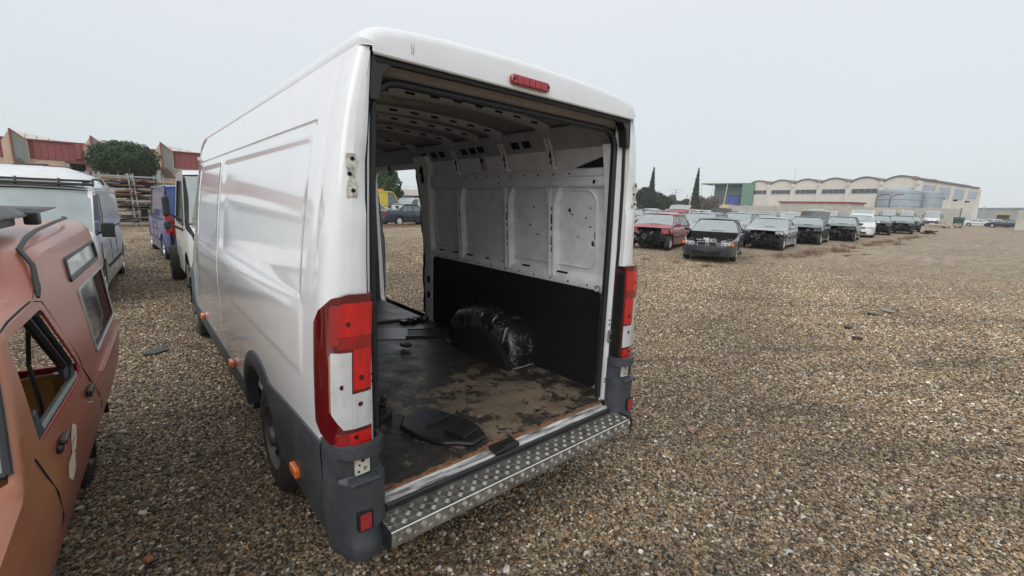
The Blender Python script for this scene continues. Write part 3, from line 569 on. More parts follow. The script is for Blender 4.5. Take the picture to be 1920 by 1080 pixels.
def flank(sgn):
    ys=[0,.006,.015,.03,.05,.085,.12,.15,.17,.19,.22,.27,.30,.315,.33,.36]+list(np.arange(.40,.80,.05))+list(np.arange(.8,1.74,.025))+list(np.arange(1.75,2.55,.08))+[2.56,2.575,2.60,2.615,2.63,2.645,2.66,2.68,2.70,2.73]+list(np.arange(2.8,4.0,.1))+[3.99,4.02,4.06,4.1,4.2,4.3,4.4,4.5,4.6,4.7,4.8]+list(np.arange(4.82,5.78,.04))+[5.85,5.95,6.05,6.12,6.18,6.25]
    zs=[.40,.46,.52,.58,.64,.70,.76,.82,.88,.95,1.02,1.07,1.085,1.10,1.115,1.13,1.17,1.21,1.25,1.29,1.33,1.37,1.40,1.415,1.425,1.435,1.445,1.5,1.6,1.7,1.8,1.9,1.97,2.03,2.07,2.085,2.10,2.12,2.145,2.15,2.158,2.165,2.172,2.19,2.25,2.30,2.35,2.385,2.40]
    mb=MB(); rows=[]
    for y in ys:
        h=ztop(y); a=arch(y); row=[]
        for z in zs:
            zz=z if z<=.9 else .9+(z-.9)*(h-.9)/1.5
            zz=max(zz,a); row.append((sgn*(xs_(y,zz if h>2.3 else min(z,2.4))-dent(y,zz)),y,zz))
        rows.append(row if sgn<0 else row[::-1])
    mb.grid(rows)
    me=bpy.data.meshes.new('side_panel'); me.from_pydata(mb.v,[],mb.f); bm=bmesh.new(); bm.from_mesh(me); bmesh.ops.remove_doubles(bm,verts=bm.verts,dist=1e-5)
    if sgn>0: cut_hole(bm,rrect(2.72,3.90,.50,2.20,.12),0)
    cut_hole(bm,round_poly([(4.55,1.45),(5.35,1.42),(4.82,2.0),(4.55,2.08)],.06),0)
    bm.to_mesh(me); bm.free(); me.materials.append(M_white); link('side_panel',me,VAN,30)
    q=MB(); q.poly([(sgn*(xs_(4.6,z)*.985-.012),y,z) for y,z in ((4.55,1.45),(5.35,1.42),(4.82,2.0),(4.55,2.08))]); q.build('cab_side_window',glass('cab_glass',(.10,.12,.12),.55),VAN,ang=0)
flank(-1); flank(1)
def roof():
    prof=[(.850,2.40),(.843,2.403),(.846,2.412),(.848,2.43),(.838,2.455),(.815,2.475),(.77,2.492),(.68,2.505),(.5,2.517),(.25,2.526),(0,2.53)]
    prof=[(-x,z) for x,z in prof]+[(x,z) for x,z in prof[::-1][1:]]
    ys=[-.014,-.0142,-.010,.0,.015,.035,.06,.10,.15]+list(np.arange(.2,4.2,.14))+[4.2,4.35,4.5,4.65,4.8]
    mb=MB(); rows=[]
    for i,y in enumerate(ys):
        row=[]; h=ztop(y)-2.40; drop=[.050,.050,.034,.020,.012,.006,.003,.001][i] if i<8 else 0
        d=max(0,(.035-y)/.049); ex=1-.046*(1-math.sqrt(max(0,1-d*d)))
        for x,z in prof:
            rib=.006*(math.sin(y*9)>.2)*(abs(x)<.6)*(y>.35); zz=z-drop*sst(2.41,2.46,z)+rib+h
            if i==0: zz=2.381
            elif i==1: zz=max(zz,2.40)
            row.append((x*ex,y,zz))
        rows.append(row)
    mb.grid(rows); o=mb.build('roof_skin',M_white,VAN,32)
    q=MB(); q.grid([[(x,-.0141,2.3815) for x in np.linspace(-.808,.808,9)],[(x,-.010,2.376) for x in np.linspace(-.806,.806,9)],[(x,.004,2.375) for x in np.linspace(-.80,.80,9)]]); q.build('roof_lip',M_white,VAN)
    # cracked sealant and grime at the left roof corner
    q=MB()
    for (x0,dx) in ((-.655,.002),(-.646,-.0015)): q.tube([(x0,-.0148,2.405),(x0+dx,-.0150,2.42),(x0-dx,-.0148,2.438),(x0,-.011,2.463),(x0+dx,.001,2.484)],.0008,4)
    q.build('roof_sealant',mat('old_sealant',(.22,.19,.17),.8),VAN)
    # windscreen, bonnet, nose
    def cab(y0,y1,nm,m,n=8):
        mb=MB(); rows=[]
        for i in range(n+1):
            y=y0+(y1-y0)*i/n; h=ztop(y); w_=xs_(y,min(2.4,1.0 if y>5.4 else 2.4)) if y<6.3 else .6
            w_=np.interp(y,[4.5,4.8,5.5,5.8,6.1,6.25],[.83,.79,.86,.86,.80,.68]); rows.append([(w_*t,y,h+.06*(1-t*t)) for t in np.linspace(-1,1,9)])
        mb.grid(rows); mb.build(nm,m,VAN)
    cab(4.8,5.5,'windscreen',glass('cab_glass')); cab(5.5,6.25,'bonnet',M_white)
    q=MB(); q.grid([[(.68*t,6.25+.06*(1-t*t),z) for t in np.linspace(-1,1,7)] for z in (.40,.6,.8,.96)]); q.build('front_bumper',M_greyplastic,VAN)
roof()
def lower_trim(sgn):
    # grey cladding: sill strips, wheel-arch lips, rear quarter
    def strip(y0,y1,lo,hi,nm,off=.012,n=12,m=M_greyplastic):
        mb=MB(); rows=[]
        for i in range(n+1):
            y=y0+(y1-y0)*i/n; a,b=lo(y),hi(y); r=[]
            a=min(a,b-.004)
            zz=[a,a,a+(b-a)*.1,a+(b-a)*.5,b-min(.02,(b-a)*.2),b-.004,b]; oo=[-.03,off*.8,off,off,off,off*.6,-.004]
            r=[(sgn*(xs_(y,z)+o),y,z) for z,o in zip(zz,oo)]; rows.append(r if sgn<0 else r[::-1])
        mb.grid(rows); return mb.build(nm,m,VAN,40)
    strip(.065,1.06,lambda y:max(.42-.0*y,arch(y)),lambda y:float(np.interp(y,[.065,.5,1.0,1.06],[.885,.865,.83,.80])),'rear_quarter_cladding',.014,24)
    strip(1.78,4.80,lambda y:max(.40,arch(y)),lambda y:.56,'sill_cladding',.012,20)
    for yc in (YA,YF):
        mb=MB(); rows=[]
        for i in range(29):
            a=R(6)+R(162)*i/28; c,s=math.cos(a),math.sin(a); r=[]
            for rr,o in ((.455,-.05),(.455,.012),(.468,.022),(.53,.020),(.555,.010),(.56,-.01)):
                y=yc+rr*c; z=.36+rr*s; r.append((sgn*(xs_(y,max(.4,z))+o),y,z))
            rows.append(r)
        mb.grid(rows); mb.build('wheel_arch_trim',M_greyplastic,VAN,40)
        # wheel housing
        mb=MB(); rows=[]
        for i in range(15):
            a=PI*i/14; rows.append([(sgn*x,yc+.46*math.cos(a),.36+.46*math.sin(a)) for x in (.985,.62)])
        mb.grid(rows); mb.poly([(sgn*.62,yc+.46*math.cos(PI*i/14),.36+.46*math.sin(PI*i/14)) for i in range(15)]); mb.build('wheel_housing',M_dark,VAN)
    for y,z in ((.50,.535),(2.23,.56),(3.98,.56)):
        q=MB(); q.box((sgn*(xs_(y,z)+.022),y,z),(.03,.10,.048)); q.build('side_marker_lamp',M_orange,VAN,ang=0,bevel=.008)
for s in (-1,1): lower_trim(s)
def wheel(parent,c,sgn,r=.35,wd=.22,rim=M_rim,nm='wheel',spokes=5,n=32,tn='tyre'):
    x=c[0]
    rd=MB(); rr=r*.60
    prof=[(-wd/2,rr),(-wd/2*1.05,rr+.3*(r-rr)),(-wd/2*.98,r*.93),(-wd*.40,r*.985),(-wd*.2,r),(0,r),(wd*.2,r),(wd*.40,r*.985),(wd/2*.98,r*.93),(wd/2*1.05,rr+.3*(r-rr)),(wd/2,rr)]
    rd.lathe(prof,n,c=(0,0,0)); w_=bpy.data.objects.new(nm,None); w_=rd.build(nm if tn is None else tn,M_tyre,None,50)
    if tn is not None:
        root=w_; root.name=nm
    w_.parent=parent; w_.location=c
    q=MB(); o=sgn*wd/2; q.lathe([(o*1.0,rr),(o*1.02,rr*.96),(o*.80,rr*.90),(o*.62,rr*.86),(o*.72,rr*.55),(o*.85,rr*.38),(o*.95,rr*.30),(o*.95,0)],n)
    q.lathe([(o*.94,rr*.30),(o*1.12,rr*.26),(o*1.15,0)],12)
    q.build('rim',rim,w_,40)
    if spokes:
        q=MB()
        for k in range(spokes if spokes>6 else 5):
            a=2*PI*k/(spokes if spokes>6 else 5); q.lathe([(o*.80,.0001),(o*.80,r*.055),(o*.70,r*.055)],8,c=(0,math.cos(a)*rr*.70,math.sin(a)*rr*.70))
        q.build('rim_hole',M_dark,w_,0)
    return w_
for s in (-1,1):
    for yc in (YA,YF): wheel(VAN,(s*(.855 if yc==YA else .865),yc,.35),s,.35,.235)
# underbody: sill floor pan, axle, spare
q=MB(); q.bx(-.93,.93,1.75,4.8,.40,.50); q.bx(-.93,.93,.05,.80,.42,.50); q.bx(-.6,.6,.80,1.75,.42,.5); q.bar((-.8,YA,.35),(.8,YA,.35),.10); q.bx(-.35,.35,1.9,3.2,.28,.40); q.build('underbody',M_dark,VAN,ang=0)
# ---- rear pillars
def pillar(sgn):
    xi=lambda z: .845 if z<1.6 else float(np.interp(z,[1.6,2.0,2.38],[.845,.835,.808]))
    zs=[.56,.7,.84,1.0,1.2,1.4,1.5,1.6,1.7,1.8,1.86,1.9,2.0,2.06,2.1,2.2,2.3,2.385]
    mb=MB(); rows=[]
    for z in zs:
        xo=xs_(0,z); a=xi(z); hinge=.012*sst(1.80,1.85,z)*(1-sst(2.03,2.08,z))
        r=[(sgn*xo,0,z),(sgn*(xo*.6+a*.4),-.002+hinge*.6,z),(sgn*(a+.014),-.001+hinge,z),(sgn*a,.008+hinge,z),(sgn*a,.035,z),(sgn*(a-.004),.05,z),(sgn*(a-.012),.052,z),(sgn*(a-.018),.075,z),(sgn*(a-.05),.078,z)]
        rows.append(r[::-1] if sgn<0 else r)
    mb.grid(rows); mb.build('rear_pillar',M_white,VAN,38)
    # black strip along the flange edge
    mb=MB(); 
    mb.tube([(sgn*(xi(z)-.008),.045,z) for z in [.58,.8,1.1,1.4,1.6,1.8,2.0,2.2,2.32]],.011,6); mb.build('pillar_seal',M_rubber,VAN)
    # hinge mount plate
    mb=MB(); yy=.006; x0=sgn*.895; out=[(x0-.022,1.86),(x0+.018,1.86),(x0+.024,1.90),(x0+.014,1.93),(x0+.016,1.965),(x0+.026,1.99),(x0+.016,2.02),(x0-.018,2.02),(x0-.022,1.98),(x0-.010,1.94),(x0-.020,1.90)]
    pts=[(a,b) for a,b in out]; mb.prism(pts,-.002,.004,axis=1); hp=mb.build('hinge_plate',mat('bare_hinge_plate',(.66,.65,.60),.5,dirt=1.0,dirtc=(.09,.05,.02),dscale=34),VAN,ang=0,bevel=.002)
    for dz in (1.885,1.945,2.0):
        q=MB(); q.lathe([(-.0045,0),(-.0045,.008),(-.001,.0085)],10,axis='y',c=(x0+(.004 if dz!=1.945 else -.008),0,dz)); q.build('bolt_hole',M_dark,hp,0)
    # small holes and clips low on the jamb (right side shows)
    for z in (1.10,1.13,.70,.72):
        q=MB(); q.box((sgn*.812,.0505,z),(.010,.004,.010)); q.build('jamb_hole',M_dark,VAN,ang=0)
    q=MB(); q.box((sgn*.818,.045,1.02) if sgn>0 else (-.83,.07,1.02),(.03,.014,.085)); lt=q.build('latch_striker',M_bright,VAN,ang=0,bevel=.004)
    q=MB(); q.box((sgn*.818,.036,1.02) if sgn>0 else (-.83,.061,1.02),(.02,.006,.028)); q.build('striker_slot',M_dark,lt,ang=0)
    # black top corner block
    mb=MB(); mb.prism([(sgn*.780,2.22),(sgn*.812,2.22),(sgn*.814,2.26),(sgn*.804,2.376),(sgn*.71,2.376),(sgn*.73,2.35),(sgn*.765,2.31)],.004,.06,axis=1); mb.build('corner_block',M_black,VAN,ang=0,bevel=.004)
pillar(-1); pillar(1)
def opening():
    # header between the two seals, beige
    mb=MB(); mb.grid([[(x,.062,2.37) for x in np.linspace(-.78,.78,9)],[(x,.075,2.345) for x in np.linspace(-.78,.78,9)],[(x,.11,2.325) for x in np.linspace(-.78,.78,9)]]); mb.build('door_header',mat('sealed_header',(.30,.275,.255),.6,dirt=.5,dirtc=(.12,.10,.09),dscale=8),VAN)
    mb=MB(); mb.grid([[(x,-.0,2.374) for x in (-.80,0,.80)],[(x,.062,2.372) for x in (-.80,0,.80)]]); mb.build('header_gutter',M_rubber,VAN)
    mb=MB(); mb.tube([(x,.012,2.366-.004*(x/.8)**2) for x in np.linspace(-.79,.79,15)],.013,8); mb.build('upper_seal',M_rubber,VAN)
    # inner door seal loop
    def loop(o):
        L=[(-.79+o,.585)]
        for z,x in ((.8,.79),(1.2,.79),(1.5,.79),(1.8,.785),(2.0,.78),(2.17,.775)): L.append((-x+o,z))
        for k in range(6):
            t=R(90*k/5); L.append((-.665+o-.11*math.cos(t),2.205+.11*math.sin(t)))
        return L
    L=loop(0); P=[(x,.085,z) for x,z in L]+[(-x,.085,z) for x,z in L[::-1]]
    mb=MB(); mb.tube(P,.017,8); mb.tube([(x,y+.012,z) for x,y,z in P],.014,6); mb.build('door_seal',M_rubber,VAN,60)
    # frame face between the pillar jamb and seal
    mb=MB(); A=[(x*1.0,.092,z) for x,y,z in P]; B=[(x*1.05 if abs(x)>.7 else x*1.06,.094,min(2.33,z+(.05 if z>2.2 else 0))) for x,y,z in P]; mb.grid([A,B]); mb.build('door_frame_flange',M_rubber,VAN)
    q=MB(); 
    for x in (-.18,.02): q.lathe([(-.01,.010),(.012,.009),(.012,0)],10,axis='y',c=(x,.075,2.31))
    q.build('header_clip',M_bright,VAN)
    # brake light
    t=MB(); xs0,xs1=-.165,.075; 
    t.prism(rrect(xs0,xs1,2.392,2.437,.018),-.036,-.008,axis=1); b=t.build('high_brake_light',M_redlens,VAN,ang=40,bevel=.006)
    for k in range(5):
        q=MB(); q.prism(rrect(xs0+.030+k*.037,xs0+.062+k*.037,2.399,2.430,.006),-.0385,-.036,axis=1); q.build('lamp_cell',mat('brake_cell',(.35,.01,.02),.25,coat=.6),b,ang=0)
    for x in (xs0+.012,xs1-.012):
        q=MB(); q.lathe([(-.039,0),(-.039,.006),(-.035,.006)],8,axis='y',c=(x,0,2.415)); q.build('screw',M_dark,b)
opening()
# ---- tail lights
def tail(sgn):
    # plan curve from inner edge, round the corner, onto the flank
    def plan(u):
        pts=[(0,.852,.030),(.02,.850,-.012),(.10,.862,-.030),(.35,.925,-.034),(.6,.978,-.020),(.74,1.008,.008),(.85,1.026,.045),(.97,1.033,.10),(1.0,1.022,.112)]
        U=[p[0] for p in pts]; return float(np.interp(u,U,[p[1] for p in pts])),float(np.interp(u,U,[p[2] for p in pts]))
    def top(u): return float(np.interp(u,[0,.1,.45,.7,.88,1],[1.490,1.497,1.500,1.485,1.43,1.35]))
    def bot(u): return float(np.interp(u,[0,.1,.4,.7,.88,1],[.850,.842,.845,.880,.93,.99]))
    def zin(z): return (W(z)-W(1.1))*.7
    def patch(u0,u1,z0,z1,off,nm,m,par,nu=10,nv=10,edge=.006,wrap=True):
        mb=MB(); rows=[]
        us=[u0]+[u0+(u1-u0)*i/nu for i in range(nu+1)]+[u1]; 
        for i,u in enumerate(us):
            x,y=plan(u); x2,y2=plan(min(1,u+.01)); x1,y1=plan(max(0,u-.01)); nx,ny=(y1-y2),(x2-x1); 
            l=math.hypot(nx,ny) or 1; nx,ny=-nx/l,-ny/l
            if ny>0 and nx<0: nx,ny=-nx,-ny
            f=z1 if callable(z1) else (lambda _:z1); g=z0 if callable(z0) else (lambda _:z0); b_,t_=g(u),f(u)
            zz=[b_]+[b_+(t_-b_)*j/nv for j in range(nv+1)]+[t_]; row=[]
            for j,z in enumerate(zz):
                rim=(i in (0,len(us)-1)) or (j in (0,len(zz)-1)); o=(-edge if rim else off)
                row.append((sgn*(x+nx*o+zin(z)),y+ny*o,z))
            rows.append(row)
        mb.grid(rows if sgn>0 else [r[::-1] for r in rows]); return mb.build(nm,m,par,50)
    T=patch(0,1,bot,top,.004,'tail_light',M_darkred,VAN,24,20,.02)
    patch(.09,.60,1.335,lambda u:min(1.465,top(u)-.03),.008,'red_lens',M_redglow,T,12,5)
    patch(.60,.72,1.30,lambda u:min(1.455,top(u)-.03),.0075,'red_lens',M_redlens,T,5,5)
    patch(.09,.60,1.285,1.333,.008,'red_lens',M_redlens,T)
    patch(.09,.36,1.115,1.283,.008,'red_lens',M_redglow,T,6,6)
    patch(.385,.70,lambda u:.955+max(0,u-.55)*.45,1.272,.009,'clear_lens',M_clear,T,8,8); patch(.09,.383,.955,1.10,.009,'clear_lens',M_clear,T,8,5)
    patch(.70,.725,1.03,1.262,.0085,'amber_edge',mat('amber_glass',(.30,.17,.10),.25,coat=1),T,3,6)
    patch(.10,.44,.868,.935,.008,'red_lens',M_redglow,T,6,3); patch(.44,.66,.885,.935,.0075,'red_lens',M_redlens,T,4,3)
    for u,z in ((.46,1.385),(.24,1.165),(.56,1.135),(.26,1.055),(.34,.918)):
        x,y=plan(u); q=MB(); q.lathe([(0,.0),(0,.010),(.006,.010)],10,axis='y',c=(sgn*(x+zin(z)),y-.0105,z)); q.build('bulb_spot',mat('bulb_dot_red',(.07,.004,.004),.4),T)  # small dark red discs mark the bulbs
    if sgn>0:
        q=MB(); q.prism([(.835,.86),(.852,.86),(.852,1.49),(.843,1.49),(.832,1.44)],-.02,.048,axis=1); q.build('lamp_housing',M_black,T,ang=0)
    return T
tail(-1); tail(1)
# ---- bumper corners
def bumper(sgn):
    prof=[(.55,.03),(.845,-.01)]
    def plan(o,z):
        # from inner edge round to the flank
        low=sst(.62,.40,z)*0.0
        base=[(.80,.035),(.805,-.035),(.845,-.075),(.90,-.085),(.955,-.068),(.995,-.025),(1.018,.03),(1.028,.07)]
        bulge=.028*(1-sst(.44,.50,z)); 
        return [(x+(bulge*.3 if x>.85 else 0)+o,y-bulge*(y<0)) for x,y in base]
    zs=[.385,.39,.40,.43,.46,.50,.58,.66,.72,.725,.745,.80,.83,.835,.86,.885,.888]
    mb=MB(); rows=[]
    for i,z in enumerate(zs):
        r=[]
        for k,(x,y) in enumerate(plan(0,z)):
            if .728<z<.832 and k in (1,2,3,4): y+=(.045,.050,.055,.040)[k-1]; 
            if i in (0,len(zs)-1): x=.9+(x-.9)*.8; y=.0+(y)*.6
            if z<.42: x=.92+(x-.92)*(.80+.2*sst(.33,.42,z)); y*=.9
            zz=z; 
            if z>.84: zz=z-.0+.018*(k>5)
            r.append((sgn*(x-.018*(z<.5)*(k>4)),y,zz))
        rows.append(r if sgn<0 else r[::-1])
    mb.grid(rows); B=mb.build('bumper_corner',M_greyplastic,VAN,45)
    q=MB(); q.box((sgn*.905,-.050,.733),(.125,.075,.016),Euler((.0,0,0))); q.build('corner_ledge',M_greyplastic,B,ang=0,bevel=.006)
    q=MB(); q.prism([(sgn*.872,.750),(sgn*.930,.746),(sgn*.930,.826),(sgn*.872,.830)],-.043,-.028,axis=1); hp=q.build('bolt_plate',mat('white_bracket',(.62,.60,.55),.5,dirt=.7,dirtc=(.12,.08,.05),dscale=25),B,ang=0)
    for x,z,r_ in ((.900,.808,.008),(.915,.790,.005),(.892,.772,.0095),(.918,.762,.005)):
        q=MB(); q.lathe([(-.0445,0),(-.0445,r_),(-.041,r_)],8,axis='y',c=(sgn*x,0,z)); q.build('bolt_hole',M_dark if r_!=.0095 else M_bright,hp)
    q=MB(); q.prism(rrect(.883,.945,.522,.606,.006),-.092,-.070,axis=1)
    if sgn<0:
        q.v=[(-x,y,z) for x,y,z in q.v]
    rf=q.build('reflector_frame',M_black,B,ang=0); q=MB(); q.prism(rrect(.891,.937,.530,.598,.004),-.096,-.092,axis=1)
    if sgn<0: q.v=[(-x,y,z) for x,y,z in q.v]
    q.build('reflector',mat('reflector_red',(.35,.02,.02),.3,coat=.5,bump=.5,bscale=300),rf,ang=0)
bumper(-1); bumper(1)
# ---- rear step of tread plate
def step():
    m=bpy.data.materials.new('worn_aluminium'); m.use_nodes=True; N=m.node_tree.nodes; L=m.node_tree.links; b=N['Principled BSDF']; b.inputs['Metallic'].default_value=.75
    n=N.new('ShaderNodeTexNoise'); n.inputs['Scale'].default_value=14; n.inputs['Detail'].default_value=7; tc=N.new('ShaderNodeTexCoord'); L.new(tc.outputs['Object'],n.inputs[0])
    r=N.new('ShaderNodeValToRGB'); r.color_ramp.elements[0].position=.35; r.color_ramp.elements[0].color=(.17,.155,.13,1); r.color_ramp.elements[1].position=.7; r.color_ramp.elements[1].color=(.36,.35,.32,1); L.new(n.outputs[0],r.inputs[0]); L.new(r.outputs[0],b.inputs['Base Color']); b.inputs['Roughness'].default_value=.42
    m2=mat('worn_tread',(.46,.44,.40),.5,metal=.55,dirt=.5,dirtc=(.2,.18,.15),dscale=20)
    y0,y1,zt,zb=-.018,-.150,.502,.440
    mb=MB(); xs=list(np.linspace(-.838,.838,24)); mb.grid([[(x,y,z) for x in xs] for y,z in ((y0,zt+.002),(y1+.006,zt),(y1,zt-.006),(y1-.010,zb),(y1+.03,zb-.004))]); 
    for x in (-.838,.838): mb.poly([(x,y0,zt+.002),(x,y1+.006,zt),(x,y1-.010,zb),(x,y0,zb)])
    st=mb.build('rear_step',m,VAN,30)
    # five-bar tread
    mb=MB(); pitch=.036
    def bar(c,ax,ln,n_up):
        c=Vector(c); ax=Vector(ax).normalized(); nu=Vector(n_up); s=nu.cross(ax); w_=.0014; h=.0018
        A=c-ax*ln/2; B=c+ax*ln/2; ids=[mb.vert(p) for p in (A,c-s*w_,B,c+s*w_,c+nu*h-ax*ln*.25,c+nu*h+ax*ln*.25)]
        mb.face((ids[0],ids[1],ids[4])); mb.face((ids[1],ids[2],ids[5],ids[4])); mb.face((ids[2],ids[3],ids[5])); mb.face((ids[3],ids[0],ids[4],ids[5]))
    for i in range(47):
        for j in range(5):
            x=-.828+i*pitch; 
            if j<3: c=(x,-.044-j*pitch,zt+.0005); nu=(0,0,1); v=(0,1,0)
            else: c=(x,y1-.006,zt-.020-(j-3)*pitch*.78); nu=(0,-1,0); v=(0,0,1)
            k=(i+j)%2; d=(Vector((1,0,0))*(1 if k else -1)+Vector(v)).normalized(); s=Vector(nu).cross(d)
            for q in range(5): bar(Vector(c)+s*(q-2)*.0056,d,.028,nu)
    mb.build('tread_bars',m2,st,0)
    q=MB(); q.tube([(x,y1+.0015,zt-.001) for x in np.linspace(-.836,.836,12)],.0035,6); q.build('bend_highlight',mat('bend_highlight',(.8,.8,.79),.25,metal=.8),st)  # highlight along the step's bend, put in as a brighter metal tube
    q=MB(); q.bx(-.846,-.838,-.165,-.01,.43,.515); q.build('step_end_cap',M_black,st,ang=0); q=MB(); q.bx(.838,.846,-.165,-.01,.43,.515); q.build('step_end_cap',M_black,st,ang=0)
    q=MB(); q.bx(-.83,.83,-.02,.03,.34,.50); q.build('step_beam',M_dark,VAN,ang=0)
    for k in range(9):
        q=MB(); q.lathe([(zt+.003,0),(zt+.003,.004),(zt,.004)],8,axis='z',c=(-.78+k*.195,-.032,0)); q.build('rivet',M_dark,st)
step()
# ---- sill
def sill():
    r=random.Random(2)
    q=MB(); q.bx(-.80,.80,-.017,.004,.500,.528); q.tube([(x,-.012,.529) for x in (-.79,0,.79)],.010,6); q.build('sill_rubber',M_rubber,VAN)
    ms=mat('worn_white_sill',(.60,.60,.59),.4,dirt=1.8,dirtc=(.02,.02,.02),dscale=10,stretch=(.35,6,3))
    mb=MB(); xs=np.linspace(-.80,.80,60); mb.grid([[(x,y,z+r.uniform(-.001,.001)) for x in xs] for y,z in ((.004,.528),(.010,.541),(.026,.543),(.032,.536),(.045,.536),(.052,.548))]); mb.build('door_sill',ms,VAN,40)
    mb=MB(); A=[];B=[];C=[]
    for x in np.linspace(-.79,.79,90):
        e=.008*math.sin(x*23)+.006*math.sin(x*57)+r.uniform(-.004,.004)
        if -.16<x<-.02: e+=.03
        A.append((x,.050,.549)); B.append((x,.056+e*.4,.5612)); C.append((x,.070+e*.9+.006*math.sin(x*131),.5614))
    mb.grid([A,B,C]); mb.build('splintered_board_edge',mat('raw_wood_edge',(.24,.115,.055),.8,dirt=.9,dirtc=(.10,.05,.03),dscale=18,bump=.8,bscale=90),VAN,0)
    # worn latch pocket in the middle
    q=MB(); q.box((-.085,.028,.552),(.17,.075,.022),Euler((.1,0,.02))); q.box((-.06,.012,.560),(.10,.03,.018),Euler((.2,0,.1))); lp=q.build('latch_pocket',M_black,VAN,ang=0,bevel=.006)
    q=MB(); q.tube([(-.12,.02,.570),(-.09,.035,.574),(-.05,.03,.573),(-.03,.012,.570)],.005,6); q.build('latch_bar',M_dark,lp)
sill()
# ---- load floor boards
def floor_mat(name,worn):
    m=bpy.data.materials.new(name); m.use_nodes=True; N=m.node_tree.nodes; L=m.node_tree.links; b=N['Principled BSDF']; tc=N.new('ShaderNodeTexCoord')
    def noise(sc,det=8,ro=.65):
        n=N.new('ShaderNodeTexNoise'); n.inputs['Scale'].default_value=sc; n.inputs['Detail'].default_value=det; n.inputs['Roughness'].default_value=ro; L.new(tc.outputs['Object'],n.inputs[0]); return n.outputs[0]
    def mth(op,a,bb,c=None):
        q=N.new('ShaderNodeMath'); q.operation=op
        for i,v in enumerate((a,bb)+((c,) if c is not None else ())):
            if isinstance(v,(int,float)): q.inputs[i].default_value=v
            else: L.new(v,q.inputs[i])
        return q.outputs[0]
    def ramp(s,a,bb,lo=0,hi=1):
        q=N.new('ShaderNodeMapRange'); q.inputs[1].default_value=a; q.inputs[2].default_value=bb; q.inputs[3].default_value=lo; q.inputs[4].default_value=hi; L.new(s,q.inputs[0]); return q.outputs[0]
    sx=N.new('ShaderNodeSeparateXYZ'); L.new(tc.outputs['Object'],sx.inputs[0])
    # region where the film has worn off: an oval around (0.25, 0.5)
    dx=mth('MULTIPLY',mth('SUBTRACT',sx.outputs[0],.28),1.7); dy=mth('MULTIPLY',mth('SUBTRACT',sx.outputs[1],.48),1.9)
    d=mth('SQRT',mth('ADD',mth('MULTIPLY',dx,dx),mth('MULTIPLY',dy,dy)),0)
    reg=ramp(d,.1,2.0,.115,-.10) if worn else None
    f=mth('ADD',noise(7.5,12,.78),reg) if worn else mth('ADD',noise(7.5,12,.78),-.16)
    mask=ramp(f,.52,.56); fine=ramp(noise(16,10,.75),.42,.68,0,.75)
    c1=N.new('ShaderNodeMix'); c1.data_type='RGBA'; c1.inputs[6].default_value=(.026,.023,.022,1); c1.inputs[7].default_value=(.075,.062,.050,1); L.new(fine,c1.inputs[0])
    c2=N.new('ShaderNodeMix'); c2.data_type='RGBA'; c2.inputs[6].default_value=(.24,.185,.125,1); c2.inputs[7].default_value=(.085,.065,.05,1); L.new(ramp(noise(3.5,8,.7),.4,.68),c2.inputs[0])
    c3=N.new('ShaderNodeMix'); c3.data_type='RGBA'; L.new(mask,c3.inputs[0]); L.new(c1.outputs[2],c3.inputs[6]); L.new(c2.outputs[2],c3.inputs[7]); L.new(c3.outputs[2],b.inputs['Base Color'])
    L.new(ramp(noise(5,6),.3,.7,.32,.6),b.inputs['Roughness']); b.inputs['Specular IOR Level'].default_value=.45
    bp=N.new('ShaderNodeBump'); bp.inputs['Strength'].default_value=.25; bp.inputs['Distance'].default_value=.002; bp.invert=True; L.new(mask,bp.inputs['Height']); L.new(bp.outputs[0],b.inputs['Normal']); return m
FW=floor_mat('worn_film_plywood',True); FB=floor_mat('black_film_plywood',False)
for (x0,x1,y0,y1,m) in ((-.905,.335,.056,1.262,FW),(.339,.905,.056,1.262,FW),(-.905,.905,1.266,2.60,FB),(-.905,.905,2.604,4.15,FB)):
    q=MB(); q.bx(x0,x1,y0,y1,.545,.560); q.build('floor_board',m,VAN,ang=0,bevel=.001)
